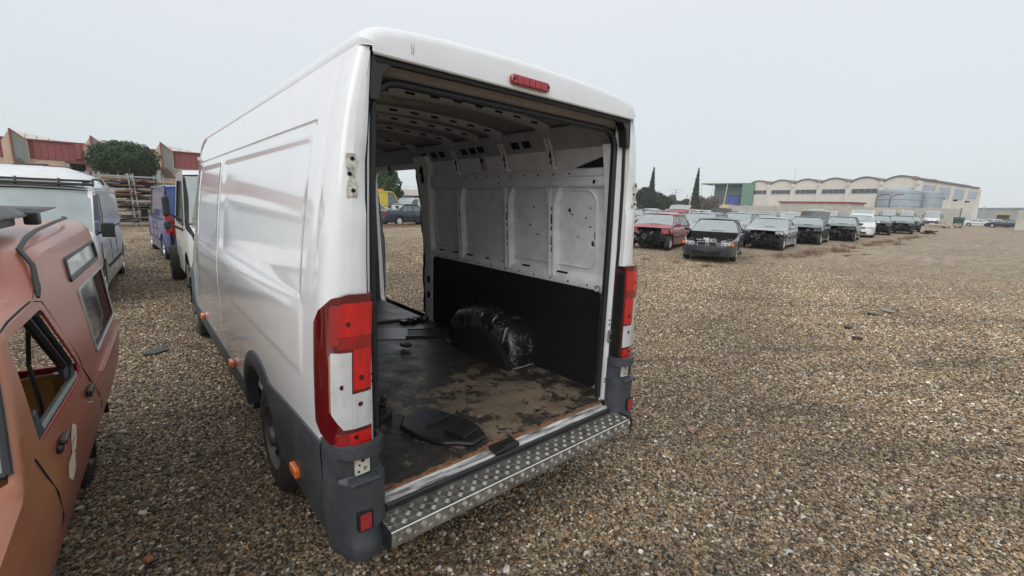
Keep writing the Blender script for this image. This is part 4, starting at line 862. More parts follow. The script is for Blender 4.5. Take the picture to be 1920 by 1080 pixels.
# ---- interior lining
def xin(z): return float(np.interp(z,[.55,1.30,1.40,1.8,2.02,2.12,2.25,2.33,2.40],[.955,.955,.952,.920,.892,.872,.842,.80,.74]))
def inner_side(sgn,detail):
    ys=[.10,.14,.22,.4,.7,1.0,1.3,1.6,1.9,2.2,2.5,2.62,2.72,3.2,3.9,4.1]; zs=[.55,.8,1.05,1.30,1.40,1.42,1.6,1.8,2.0,2.02,2.10,2.12,2.2,2.27,2.33]
    mb=MB(); mb.grid([[(sgn*xin(z),y,z) for z in zs] for y in ys]); me=bpy.data.meshes.new('inner_side'); me.from_pydata(mb.v,[],mb.f); bm=bmesh.new(); bm.from_mesh(me); bmesh.ops.remove_doubles(bm,verts=bm.verts,dist=1e-5)
    if sgn>0: cut_hole(bm,rrect(2.70,3.90,.50,2.20,.12),0)
    bm.to_mesh(me); bm.free(); me.materials.append(M_whitein); I=link('inner_side_panel',me,VAN,40)
    if not detail: 
        q=MB(); q.prism(rrect(.22,4.0,.565,1.29,.05),sgn*.91,sgn*.915,axis=0); q.build('plywood_lining',mat('black_lining',(.010,.010,.011),.5,bump=.1),VAN,ang=0); return
    q=MB(); q.prism(rrect(.215,2.46,.565,1.285,.05),.905,.915,axis=0); pl=q.build('plywood_lining',mat('black_lining',(.010,.010,.011),.42,dirt=.12,dirtc=(.05,.05,.05),dscale=12,bump=.08),VAN,ang=0)
    # lower rail: face + sloping ledge + slots
    q=MB(); ysr=np.linspace(.20,2.52,20); q.grid([[(x,y,z) for y in ysr] for x,z in ((.918,1.27),(.912,1.29),(.910,1.335),(.918,1.352),(.948,1.372),(.957,1.39),(.962,1.40))]); lr=q.build('lower_rail',M_whitein,I,30)
    for y,w_ in ((.62,.13),(1.02,.09),(1.27,.09),(1.55,.05),(1.83,.10),(2.08,.10),(2.33,.10)):
        q=MB(); q.box((.934,y,1.3645),(.020,w_,.004),Euler((0,-.58,0))); q.build('rail_slot',M_dark,lr,ang=0)
    for k in range(12):
        q=MB(); q.box((.9095,.34+k*.185,1.31),(.004,.012,.012)); q.build('rail_hole',M_dark,lr,ang=0)
    # upper rail
    q=MB(); q.grid([[(x,y,z) for y in ysr] for x,z in ((.897,1.985),(.872,1.992),(.862,2.005),(.860,2.045),(.868,2.053),(.868,2.060),(.856,2.068),(.852,2.10),(.858,2.116),(.874,2.120))]); ur=q.build('upper_rail',M_whitein,I,30)
    for k in range(9):
        q=MB(); q.box((.8535,.52+k*.16,2.083),(.004,.013,.013)); q.build('rail_hole',M_dark,ur,ang=0)
    for y in (.30,1.32,1.72):
        q=MB(); q.box((.8600,y,2.026),(.004,.020 if y<.5 else .012,.024 if y<.5 else .012)); q.build('rail_hole',M_dark,ur,ang=0)
    q=MB(); P=rrect(.30,2.44,1.425,1.975,.09); q.tube([(xin(z)-.004,y,z) for y,z in P],.009,6,closed=True); q.build('panel_bead',M_whitein,I)
    q=MB(); q.prism([(.225,2.12),(.46,2.12),(.225,2.185)],.845,.862,axis=0); q.build('black_gusset',M_black,I,ang=0)
    # vertical posts, flared at the top
    for y in (.70,1.225,1.935):
        q=MB(); rows=[]
        for z,w_,d in ((1.33,.030,.058),(1.40,.030,.055),(1.7,.028,.050),(1.86,.030,.044),(1.92,.045,.040),(1.965,.066,.034),(1.99,.078,.030)):
            x=xin(z); rows.append([(x,y-w_-.012,z),(x-d,y-w_,z),(x-d,y-.012,z),(x-d+.010,y-.010,z),(x-d+.010,y+.010,z),(x-d,y+.012,z),(x-d,y+w_,z),(x,y+w_+.012,z)])
        q.grid(rows); q.poly(rows[0]); ps=q.build('wall_post',M_whitein,I,30)
        for z,h in ((1.40,.055),(1.47,.010),(1.53,.040),(1.60,.075),(1.69,.03),(1.76,.07),(1.84,.03)):
            q=MB(); q.box((xin(z)-.041+.008*(z>1.8),y,z),(.006,.014,h)); q.build('post_slot',M_dark,ps,ang=0)
        # upper continuation
        q=MB(); rows=[]
        for z in (2.115,2.18,2.25,2.30,2.335):
            x=xin(z); rows.append([(x,y-.04,z),(x-.018,y-.03,z),(x-.018,y-.008,z),(x-.006,y-.006,z),(x-.006,y+.006,z),(x-.018,y+.008,z),(x-.018,y+.03,z),(x,y+.04,z)])
        q.grid(rows); q.build('upper_post',M_whitein,I,30)
        q=MB(); q.box((xin(2.20)-.010,y,2.20),(.004,.016,.09)); q.build('post_slot',M_dark,ps,ang=0)
    # front post beside the door opening and the rear post
    q=MB(); rows=[]
    for z,y0,y1 in ((.56,2.47,2.66),(.7,2.47,2.655),(.9,2.48,2.68),(1.25,2.48,2.66),(1.33,2.50,2.70),(1.6,2.50,2.70),(1.95,2.46,2.70),(2.05,2.46,2.70),(2.2,2.40,2.69),(2.30,2.40,2.69)):
        x=xin(z); rows.append([(x,y0-.02,z),(x-.05,y0,z),(x-.055,y0+.07,z),(x-.045,y0+.08,z),(x-.045,y1-.05,z),(x-.03,y1,z),(x+.03,y1+.03,z)])
    q.grid(rows); fp=q.build('door_post',M_whitein,I,30)
    for z,w_ in ((2.17,.03),(2.09,.035),(1.02,.03),(.85,.03)):
        q=MB(); q.prism([(2.545+w_*math.cos(a),z+w_*1.4*math.sin(a)) for a in np.linspace(0,2*PI,10)[:-1]],xin(z)-.058,xin(z)-.044,axis=0); q.build('post_hole',M_dark,fp,ang=0)
    # ragged trim strip along the door post
    q=MB(); r=random.Random(4); P=[]
    for k in range(26): z=.62+k*.062; P.append((xin(z)-.025,2.70+r.uniform(-.014,.016),z))
    q.tube(P,.012,6); q.build('torn_seal',M_rubber,fp)
    q=MB(); rows=[]
    for z in (.56,.75,.95,1.3,1.6,1.95,2.1,2.25): x=xin(z); rows.append([(x,.12,z),(x-.055,.125,z),(x-.06,.19,z),(x-.02,.215,z),(x,.22,z)])
    q.grid(rows); rp=q.build('rear_inner_post',M_whitein,I,30)
    for z in (.72,.78,.95,1.62,1.70,1.78): 
        q=MB(); q.box((xin(z)-.0595,.16,z),(.005,.012,.02)); q.build('post_hole',M_dark,rp,ang=0)
    q=MB(); q.prism([(.125,1.55),(.15,1.55),(.155,1.86),(.13,1.87)],.862,.872,axis=0); q.build('hook_bracket',M_greyplastic,rp,ang=0)
    # tie-down ring
    q=MB(); q.tube([(.895,.235+.022*math.cos(a),1.30+.022*math.sin(a)) for a in np.linspace(0,2*PI,10)[:-1]],.004,6,closed=True); q.build('tie_ring',M_bright,lr)
    # scratches and peeled spots on the steel skin
    r=random.Random(11)
    mbx=MB()
    for (y,z,ly,lz,th) in ((.315,1.66,.010,.075,1),(.33,1.60,.018,.05,1),(.36,1.72,.015,.012,1),(.40,1.78,.008,.02,1),(.47,1.64,.018,.012,1),(.55,1.83,.02,.035,1),(.53,1.80,.03,.008,1),(.36,1.85,.01,.015,1),(.93,1.84,.012,.018,1),(.98,1.70,.01,.03,1),(.90,1.63,.018,.02,1),(1.02,1.62,.01,.01,1),(1.08,1.77,.008,.01,1),(1.12,1.76,.02,.006,1),(1.5,1.8,.01,.008,1),(1.62,1.62,.012,.006,1),(.30,1.52,.006,.02,1)):
        n=7; pts=[]
        for k in range(n):
            a=2*PI*k/n; pts.append((y+ly*math.cos(a)*r.uniform(.5,1.2),z+lz*.5*math.sin(a)*r.uniform(.5,1.2)))
        mbx.poly([(xin(c)-.0022,b,c) for b,c in pts])
    mbx.build('paint_chips',mat('chip_brown',(.06,.052,.045),.8),I,0)
    # wheel-arch box
    q=MB(); rows=[]; yc,hy,hz=1.335,.49,.375
    for i in range(17):
        a=PI*i/16; c,s=math.cos(a),math.sin(a); c=math.copysign(abs(c)**.62,c); s=s**.80
        y=yc+hy*c; z=.561+hz*s; e=.06*(1 if 0<i<16 else 0)
        rib=.018*((i in (3,4,7,8,11,12)))+.006*math.sin(i*5.1)
        rows.append([(.904,y,z+.02*s),(.80,y,z+.015*s+rib),(.735,yc+(y-yc)*.99,.561+(z-.561)*.985+rib),(.695,yc+(y-yc)*.95,.561+(z-.561)*.93),(.675,yc+(y-yc)*.90,.561+(z-.561)*.82),(.668,yc+(y-yc)*.6,.561+(z-.561)*.5),(.665,yc+(y-yc)*.3,.561+(z-.561)*.2),(.665,yc,.561)])
    q.grid(rows); mw=mat('scuffed_black_box',(.012,.012,.013),.30,dirt=0,bump=.5,bscale=7); 
    # scuffs: thin white marks
    nt=mw.node_tree; N=nt.nodes; L=nt.links; b=N['Principled BSDF']; tc=N.new('ShaderNodeTexCoord'); mp=N.new('ShaderNodeMapping'); mp.inputs['Scale'].default_value=(5,9,4); mp.inputs['Rotation'].default_value=(.5,.3,.2); L.new(tc.outputs['Object'],mp.inputs[0]); n=N.new('ShaderNodeTexNoise'); n.inputs['Scale'].default_value=1.6; n.inputs['Detail'].default_value=9; n.inputs['Roughness'].default_value=.62; n.inputs['Distortion'].default_value=1.2; L.new(mp.outputs[0],n.inputs[0])
    s1=N.new('ShaderNodeMath'); s1.operation='SUBTRACT'; s1.inputs[1].default_value=.5; L.new(n.outputs[0],s1.inputs[0]); s2=N.new('ShaderNodeMath'); s2.operation='ABSOLUTE'; L.new(s1.outputs[0],s2.inputs[0]); s3=N.new('ShaderNodeMapRange'); s3.inputs[1].default_value=.006; s3.inputs[2].default_value=.013; s3.inputs[3].default_value=1; s3.inputs[4].default_value=0; L.new(s2.outputs[0],s3.inputs[0])
    nb=N.new('ShaderNodeTexNoise'); nb.inputs['Scale'].default_value=7; L.new(tc.outputs['Object'],nb.inputs[0]); s4=N.new('ShaderNodeMapRange'); s4.inputs[1].default_value=.44; s4.inputs[2].default_value=.52; L.new(nb.outputs[0],s4.inputs[0]); s5=N.new('ShaderNodeMath'); s5.operation='MULTIPLY'; L.new(s3.outputs[0],s5.inputs[0]); L.new(s4.outputs[0],s5.inputs[1])
    mx=N.new('ShaderNodeMix'); mx.data_type='RGBA'; mx.inputs[6].default_value=(.012,.012,.013,1); mx.inputs[7].default_value=(.30,.31,.32,1); L.new(s5.outputs[0],mx.inputs[0]); L.new(mx.outputs[2],b.inputs['Base Color'])
    ab=q.build('wheel_arch_box',mw,VAN,50)
    sc=mat('scraped_edge',(.36,.37,.37),.6,dirt=.5,dirtc=(.05,.05,.05),dscale=40)
    for y in (1.00,1.16,1.32,1.50):
        c=(y-yc)/hy; s=math.sqrt(max(0,1-abs(c)**2.6)); zt=.561+hz*(s**.8)
        q=MB(); q.tube([(.80,y,zt+.008),(.75,y-.01,zt+.002),(.705,y-.02,.561+(zt-.561)*.95),(.682,y-.03,.561+(zt-.561)*.80),(.672,y-.03,.561+(zt-.561)*.62)],[.006,.009,.010,.007,.002],6); q.build('box_ridge',sc,ab)
    q=MB(); q.tube([(.66,y,.566) for y in np.linspace(.86,1.80,7)]+[(.75,1.83,.567)],.006,6); q.tube([(.66,.86,.566),(.74,.84,.567),(.90,.85,.566)],.005,6); q.build('sealant_line',mat('grey_sealant',(.30,.31,.31),.8,dirt=.6,dirtc=(.04,.04,.04),dscale=30),ab)
    q=MB(); r=random.Random(8)
    for k in range(14): q.box((r.uniform(.72,.93),r.uniform(1.9,2.5),.563),(r.uniform(.01,.03),r.uniform(.01,.03),r.uniform(.004,.012)),Euler((0,0,r.uniform(0,3))))
    q.build('peeled_sealant',mat('grey_sealant',(.30,.31,.31)),ab,0)
inner_side(1,True); inner_side(-1,False)
def ceiling():
    prof=[(.83,2.33),(.80,2.372),(.755,2.405),(.68,2.425),(.5,2.442),(.25,2.455),(0,2.46)]; prof=[(-x,z) for x,z in prof]+[(x,z) for x,z in prof[::-1][1:]]
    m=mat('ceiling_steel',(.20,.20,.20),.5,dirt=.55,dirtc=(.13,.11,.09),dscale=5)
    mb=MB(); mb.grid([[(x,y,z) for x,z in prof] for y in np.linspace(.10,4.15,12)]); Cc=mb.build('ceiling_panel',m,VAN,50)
    # cant rail with square holes
    for s in (-1,1):
        q=MB(); q.grid([[(s*x,y,z) for y in np.linspace(.12,4.1,8)] for x,z in ((.842,2.245),(.828,2.255),(.800,2.305),(.760,2.355),(.750,2.385))]); cr=q.build('cant_rail',mat('bow_grey',(.37,.38,.39),.5,dirt=.4,dirtc=(.2,.17,.14)),Cc,30)
        if s>0:
            for y in (.92,1.05,1.50,1.62,1.75,2.12,2.27,2.45):
                a,b=Vector((.826,y,2.262)),Vector((.770,y,2.343)); 
                q=MB(); p=[a+(b-a)*.22,a+(b-a)*.80]; d=(b-a).normalized(); nrm=Vector((-d.z,0,d.x)); nrm=-nrm if nrm.x>0 else nrm
                w_=.045; P=[p[0]+Vector((0,-w_,0)),p[0]+Vector((0,w_,0)),p[1]+Vector((0,w_,0)),p[1]+Vector((0,-w_,0))]; q.poly([v+nrm*.003 for v in P]); q.poly([v-nrm*.01 for v in P][::-1]); q.build('cant_rail_hole',M_dark,cr,ang=0)
    path=[(.855,2.135),(.843,2.20),(.820,2.262),(.785,2.325),(.735,2.372),(.66,2.396),(.45,2.414),(.2,2.425),(0,2.428)]
    path=[(-x,z) for x,z in path]+[(x,z) for x,z in path[::-1][1:]]
    for y in (.70,1.225,1.53,1.935,2.62,3.35):
        q=MB(); rows=[]; w_=.036
        for x,z in path: 
            up=.03; ox=.03 if abs(x)>.7 else 0; sx=1 if x>0 else -1
            rows.append([(x+sx*ox,y-w_-.02,z+up),(x,y-w_,z),(x,y+w_,z),(x+sx*ox,y+w_+.02,z+up)])
        q.grid(rows); bw=q.build('roof_bow',mat('bow_grey',(.37,.38,.39),.5,dirt=.4,dirtc=(.2,.17,.14)),Cc,30)
        for k in range(9):
            x=-.62+k*.155; z=float(np.interp(x,[p[0] for p in path],[p[1] for p in path])); q=MB(); q.box((x,y-.0455,z+.010),(.055,.010,.010),Euler((.9,0,0))); q.build('bow_slot',M_dark,bw,ang=0)
        q=MB(); q.prism([(y-.010,2.20),(y+.010,2.20),(y+.010,2.25),(y-.010,2.25)],.850,.828,axis=0); q.build('bow_slot',M_dark,bw,ang=0)
    # old adhesive patches on the skin
    r=random.Random(9); q=MB()
    for (x,y,lx,ly) in ((-.48,.45,.16,.10),(-.15,.42,.1,.05),(-.40,1.0,.22,.11),(-.2,1.38,.13,.07),(-.35,1.40,.12,.06),(-.35,1.75,.25,.10),(-.05,1.76,.14,.06),(-.2,2.3,.3,.18),(.1,2.35,.16,.08),(-.1,.98,.12,.06)):
        n=11; pts=[]
        for k in range(n):
            a=2*PI*k/n; px=x+lx*math.cos(a)*r.uniform(.6,1.2); py=y+ly*math.sin(a)*r.uniform(.5,1.2); pts.append((px,py,float(np.interp(abs(px),[0,.25,.5,.68],[.46,.455,.442,.425]))+2-.003))
        q.poly(pts)
    q.build('adhesive_patches',mat('old_adhesive',(.44,.37,.29),.9,dirt=.6,dirtc=(.14,.12,.10),dscale=25),Cc,0)
    # side-door header and jambs
    q=MB(); P=rrect(2.70,3.90,.50,2.20,.12); q.grid([[(.945 if z<1.8 else .90,y,z) for y,z in P+[P[0]]],[(1.0 if z<1.7 else .93,y,z) for y,z in P+[P[0]]]]); q.build('side_door_jamb',M_whitein,VAN,40)
    q=MB(); q.grid([[(.86,y,.50),(1.0,y,.50)] for y in (2.70,3.9)]); q.build('side_door_step',M_greyplastic,VAN,0)
ceiling()
# cab interior: partition foot, seats, dashboard
q=MB(); q.bx(-.88,.88,4.15,6.0,.44,.60); q.build('cab_floor',M_dark,VAN,ang=0)
for x in (-.55,.2,.6):
    q=MB(); q.bx(x-.22,x+.22,4.3,4.8,.6,.92); q.box((x,4.28,1.2),(.44,.14,.62),Euler((-.12,0,0))); q.box((x,4.22,1.6),(.24,.1,.2)); q.build('cab_seat',M_seat,VAN,ang=0,bevel=.04)
q=MB(); q.bx(-.85,.85,5.15,5.55,.8,1.2); q.build('dashboard',M_black,VAN,ang=0,bevel=.05)
q=MB(); q.grid([[(x,y,.58) for x in (-.9,.9)] for y in (4.0,4.4)]); q.build('cab_sill',M_dark,VAN,0)
# ---- loose things on the load floor
def on_floor():
    z=.561
    t=thing('black_trim_panel','large black moulded plastic panel lying on the load floor by the sill','car part',(0,0,z))
    q=MB(); out=[(-.47,.50),(-.40,.60),(-.26,.63),(-.19,.55),(-.12,.40),(-.10,.24),(-.13,.13),(-.24,.10),(-.30,.16),(-.36,.20),(-.44,.34)]
    q.prism(round_poly(out,.012),.0,.030,axis=2); q.build('panel',M_black,t,ang=0,bevel=.012)
    q=MB(); q.box((-.27,.42,.040),(.16,.012,.010),Euler((0,0,.1))); q.box((-.22,.24,.04),(.14,.14,.02),Euler((0,0,.3))); q.build('raised_pad',M_black,t,ang=0,bevel=.006)
    t=thing('black_bracket_pieces','broken black plastic bracket by the left rear pillar','car part',(0,0,z)); r=random.Random(3)
    for (x,y,a,s,h) in ((-.52,.66,.4,.13,.05),(-.60,.58,1.0,.12,.07),(-.47,.76,-.3,.07,.08),(-.62,.74,.2,.10,.03)):
        q=MB(); q.box((x,y,h/2),(s,s*.7,h),Euler((r.uniform(-.2,.2),r.uniform(-.15,.15),a))); q.box((x+.03,y+.02,h),(s*.5,.02,.04),Euler((0,.3,a))); q.build('plastic_piece',M_black,t,ang=0,bevel=.008)
    t=thing('small_black_clip','small crumpled black clip lying mid-floor before the grille plate','car part',(.22,1.78,z)); q=MB()
    for k in range(6): q.box((r.uniform(-.04,.04),r.uniform(-.04,.05),r.uniform(.012,.05)),(.05,.03,.02),Euler((r.uniform(-.6,.6),r.uniform(-.6,.6),r.uniform(0,3))))
    q.tube([(.0,0,.05),(.03,.03,.08),(.045,.06,.10)],.004,5); q.build('clip',M_black,t,ang=0,bevel=.003)
    t=thing('grille_plate','square black grille set in a thin plate on the load floor','grille',(.55,2.12,z),R(-28)); q=MB(); q.bx(-.42,.40,-.16,.22,0,.004); q.build('plate',mat('thin_black_sheet',(.03,.031,.032),.35),t,ang=0)
    q=MB(); 
    for a,b,c,d in ((-.13,.13,-.13,-.115),(-.13,.13,.115,.13),(-.13,-.115,-.115,.115),(.115,.13,-.115,.115)): q.bx(a,b,c,d,.005,.022)
    q.build('frame',M_black,t,ang=0)
    for k in range(11):
        q=MB(); q.bx(-.112,.112,-.108+k*.021,-.100+k*.021,.008,.016); q.build('slat',M_black,t,ang=0)
    q=MB(); q.tube([(.30,2.70,z+.012),(.45,2.68,z+.014),(.62,2.66,z+.012),(.80,2.63,z+.016)],[.012,.014,.014,.010],7); tag(q.build('rubber_strip',M_black),'black rubber strip lying across the far end of the load floor','strip')
    q=MB(); 
    for k in range(9): q.box((.60+k*.03+r.uniform(-.01,.01),2.56+r.uniform(-.05,.05),z+.02),(.09,.05,.035),Euler((r.uniform(-.5,.5),r.uniform(-.5,.5),r.uniform(0,3))))
    tag(q.build('crumpled_liner',M_black,ang=0,bevel=.005),'crumpled black liner at the foot of the side door post','scrap')
    q=MB(); q.box((.05,1.66,z+.001),(.05,.03,.003)); q.box((.20,1.58,z+.001),(.03,.04,.003)); tag(q.build('paint_flakes',mat('white_flake',(.5,.5,.5),.7),ang=0),'small white flakes in front of the black clip','flakes',kind='stuff')
    q=MB()
    for (x,y) in ((-.36,.95),(.30,.62),(.33,.60),(.38,.57),(-.02,.35),(.55,.30)):
        q.tube([(x-.012,y,z+.006),(x+.012,y+.01,z+.006)],.0035,6); q.lathe([(0,0),(0,.008),(.004,.008),(.004,0)],8,axis='x',c=(x+.012,y+.01,z+.008))
    tag(q.build('loose_screws',M_bright),'loose screws scattered on the worn load floor','screws',kind='stuff')
on_floor()
#==CARS==   local frame: nose towards +y, wheels on z=0
def paint(name,c,rough=.3,dirt=.35,metal=.0): return mat('paint_'+name,c,rough,metal=metal,coat=.7,dirt=dirt,dirtc=(.22,.20,.17),dscale=4)
G_misty=glass('misted_glass',(.33,.38,.38),.78,.22,.15); G_side=glass('side_glass',(.16,.20,.20),.55,.1,.2)
def interp(y,a,b): return float(np.interp(y,a,b))
SP={
 'sedan':dict(L=4.45,W=1.71,H=1.40,zb=.92,cowl=.80,rf=.12,rr=-.95,rb=-1.52,hood=.80,hc=.95,boot=1.00,ax=1.33,wr=.31),
 'coupe':dict(L=4.45,W=1.74,H=1.37,zb=.90,cowl=.75,rf=.02,rr=-.85,rb=-1.62,hood=.76,hc=.93,boot=.98,ax=1.36,wr=.32),
 'hatch':dict(L=4.2,W=1.75,H=1.47,zb=.96,cowl=1.02,rf=.30,rr=-1.45,rb=-1.92,hood=.80,hc=1.0,boot=1.02,ax=1.30,wr=.31),
 'wagon':dict(L=4.6,W=1.76,H=1.47,zb=.95,cowl=.95,rf=.25,rr=-1.75,rb=-2.18,hood=.80,hc=.98,boot=1.0,ax=1.37,wr=.32),
 'minivan':dict(L=4.4,W=1.78,H=1.65,zb=1.05,cowl=1.25,rf=.40,rr=-1.75,rb=-2.1,hood=.9,hc=1.10,boot=1.05,ax=1.35,wr=.32),
 'van':dict(L=4.85,W=1.90,H=1.95,zb=1.12,cowl=1.62,rf=.80,rr=-2.28,rb=-2.40,hood=.95,hc=1.18,boot=1.12,ax=1.55,wr=.33,panel=1),
 'smallvan':dict(L=4.2,W=1.72,H=1.82,zb=1.05,cowl=1.22,rf=.50,rr=-1.95,rb=-2.06,hood=.88,hc=1.08,boot=1.05,ax=1.35,wr=.31,panel=1),
}
def car(name,label,kind,p,loc,bearing,cat='car',group=None,nohood=0,nofront=0,bootopen=0,hoodopen=0,damage=0,black_bumper=0,lights=1,openwin=0,grille=None,wheelm=None,no_glass=0,det=1,tailc=None,tilt=0,**ov):
    s=dict(SP[kind]); s.update(ov); L,Wd,H=s['L'],s['W']/2,s['H']; zb,cowl,rf,rr,rb=s['zb'],s['cowl'],s['rf'],s['rr'],s['rb']; ax=s['ax']; wr=s['wr']
    t=thing(name,label,cat,loc,-R(bearing),group); t.rotation_euler=(R(tilt),0,-R(bearing))
    yn=L/2-(.62 if nofront else 0); yt=-L/2
    def hw(y):
        u=abs(y)/(L/2); return Wd*(1-.22*max(0,(u-.62)/.38)**2.4)
    def top(y): return interp(y,[-L/2,-L/2+.12,rb,rb+.05,cowl-.02,cowl,L/2-.35,L/2],[s['boot']-.10,s['boot']-.02,s['boot']+.02 if kind in('sedan','coupe') else zb,zb,zb,s['hc'],s['hood']+.03-.10*nohood,s['hood']-.09-.06*nohood])
    def low(y):
        z=.20
        for c in (-ax,ax):
            d=abs(y-c); ra=wr+.055
            if d<ra: z=max(z,wr+math.sqrt(ra*ra-d*d))
        return z
    ys=sorted(set([round(v,4) for v in list(np.linspace(yt,yn,15))+list(np.linspace(-ax-wr-.06,-ax+wr+.06,13))+([v for v in np.linspace(ax-wr-.06,ax+wr+.06,13) if v<=yn])+[rb,rb+.05,cowl-.02,cowl,L/2-.35,L/2-.12,-L/2+.12,-L/2+.04] if v<=yn+1e-6]))
    mb=MB(); hood_y=cowl+.03
    for sg in (-1,1):
        rows=[]
        for y in ys:
            w_=hw(y); z1=top(y); a=low(y); e=[(.965,.20),(1.0,.32),(1.0,.52),(.995,.62),(1.0,.70),(.985,z1-.16),(.955,z1-.05),(.90,z1)]
            r=[]; pz=0
            for k,(fx,z) in enumerate(e):
                z=min(max(z,a),z1) if k else a
                z=max(z,pz); pz=z
                r.append((sg*w_*fx,y,z))
            rows.append(r if sg<0 else r[::-1])
        mb.grid(rows)
    # top surfaces outside the cabin
    def topgrid(y0,y1,crown=.035):
        yy=[y for y in ys if y0-1e-6<=y<=y1+1e-6]
        if len(yy)<2: return
        mb.grid([[(hw(y)*.90*q,y,top(y)+crown*(1-q**4)*min(1,abs(yn-y)/.3 if y>0 else 1)+( -.012 if abs(abs(q)-.62)<.01 else 0)) for q in (-1,-.8,-.62,-.3,0,.3,.62,.8,1)] for y in yy])
    topgrid(yt,rb)
    if not nohood and not hoodopen: topgrid(cowl,yn)
    # tail face, nose face
    for (yy,nf) in ((yt,-1),(yn,1)):
        if nf>0 and nofront: continue
        w_=hw(yy); z1=top(yy); mb.grid([[(w_*fx*q,yy+nf*.05*(1-q*q)*(.6+.4*(z<.6)),z) for q in (-1,-.6,0,.6,1)] for fx,z in ((.965,.20),(1.0,.32),(1.0,.52),(1,.62),(.985,z1-.12),(.90,z1))])
    mb.build('body',p,t,40,merge=True)
    # dark cabin floor and seats
    q=MB(); q.bx(-Wd*.86,Wd*.86,rb+.05,cowl,.35,.40)
    for yy in (rb+.05,cowl-.02): q.bx(-Wd*.86,Wd*.86,yy-.02,yy+.02,.35,zb-.01)
    for sg in (-1,1): q.bx(sg*Wd*.80,sg*Wd*.88,rb+.05,cowl-.02,.35,zb-.02)
    q.bx(-Wd*.8,Wd*.8,cowl-.35,cowl-.02,.6,zb-.03); q.build('cabin_tub',mat('cabin_dark',(.03,.03,.032),.9),t,0)
    for yy in ((cowl-1.15,) if s.get('panel') else (cowl-1.15,cowl-2.0)):
        for sg in (-1,1):
            q=MB(); q.bx(sg*Wd*.45-.24,sg*Wd*.45+.24,yy,yy+.45,.45,.58); q.box((sg*Wd*.45,yy-.05,.85),(.46,.12,.6),Euler((-.15,0,0))); q.box((sg*Wd*.45,yy-.12,zb+.30),(.25,.08,.16)); q.build('seat',M_seat,t,0)
    # wheel wells
    q=MB()
    for c in (-ax,ax):
        for sg in (-1,1):
            rows=[]
            for i in range(11):
                a=PI*i/10; rows.append([(sg*x,c+(wr+.055)*math.cos(a),wr+(wr+.055)*math.sin(a)) for x in (Wd*.965,Wd*.62)])
            if not (nofront and c>0): q.grid(rows)
            q.poly([(sg*Wd*.62,c+(wr+.055)*math.cos(PI*i/10),wr+(wr+.055)*math.sin(PI*i/10)) for i in range(11)])
    q.bx(-Wd*.86,Wd*.86,-L/2+.3,L/2-.75,.20,.30); q.build('wheel_wells',M_dark,t,0)
    for i,c in enumerate((-ax,ax)):
        for sg in (-1,1):
            if damage>1 and c>0 and sg<0: continue
            wheel(t,(sg*(Wd-.12),c,wr),sg,wr,.19,wheelm or M_alloy,n=20,spokes=5)
    # roof + pillars
    wt=Wd-.24 if not s.get('panel') else Wd-.10; wb=Wd*.93
    mb=MB(); rows=[]
    for y,dz in ((rf+.04,-.035),(rf,-.012),(rf-.12,.0),((rf+rr)/2,.02),(rr+.12,.0),(rr,-.018),(rr-.05,-.045)):
        rows.append([(wt*1.03*q,y,H-.03+dz+.03*(1-q*q)-(.04 if abs(q)==1 else 0)) for q in (-1,-.93,-.6,0,.6,.93,1)])
    mb.grid(rows); mb.grid([[ (x,y,z-.05) for x,y,z in r] for r in rows]); mb.build('roof',p,t,50)
    zr=H-.065; base=zb-.01; bz=lambda y: max(base,top(y)-.02)
    def at(y,z): # half-width at belt..roof for a height
        return wb+(wt-wb)*(z-base)/(zr-base)
    mb=MB()
    def pil(y0,y1,wd,wx=.06):
        for sg in (-1,1):
            a=[(sg*wb,y0-wd/2,base),(sg*wb,y0+wd/2,base),(sg*(wb-wx),y0+wd/2,base),(sg*(wb-wx),y0-wd/2,base)]; k=.7
            b=[(sg*wt,y1-wd/2*k,zr),(sg*wt,y1+wd/2*k,zr),(sg*(wt-wx),y1+wd/2*k,zr),(sg*(wt-wx),y1-wd/2*k,zr)]
            A=[mb.vert(v) for v in a]; B=[mb.vert(v) for v in b]
            for i in range(4): mb.face([A[i],A[(i+1)%4],B[(i+1)%4],B[i]])
    pil(cowl-.10,rf,.09); bp=(cowl-.10+rb)/2+.12 if not s.get('panel') else rf-.55; bt=bp-.02
    pil(bp,bt,.10)
    if not s.get('panel'): pil(rb+.06,rr+.03,.22 if kind!='wagon' else .12)
    if kind=='wagon' or kind=='minivan': pil(rb+.62,rr+.32,.09)
    for sg in (-1,1):
        mb.bar((sg*wt*.995,rf,zr),(sg*wt*.995,rr,zr),.05,.06)
    if s.get('panel'):
        for sg in (-1,1):
            q=[(sg*(wb+.003),bp,base),(sg*(wb+.003),rb,base),(sg*(wt+.003),rr,zr+.02),(sg*(wt+.003),bt,zr+.02)]; mid=[(sg*(Wd*.985),bp,base+.2),(sg*(Wd*.985),rb,base+.2)]
            mb.grid([[q[0],((q[0][0]*.5+q[1][0]*.5),(bp+rb)/2,base),q[1]],[(sg*at(bp,(base+zr)/2)*1.015,bp,(base+zr)/2),(sg*at(bp,(base+zr)/2)*1.015,(bp+rb)/2,(base+zr)/2),(sg*at(bp,(base+zr)/2)*1.015,(rb+rr)/2,(base+zr)/2)],[q[3],(q[3][0],(bt+rr)/2,zr+.02),q[2]]])
    mb.build('window_frame',p,t,30)
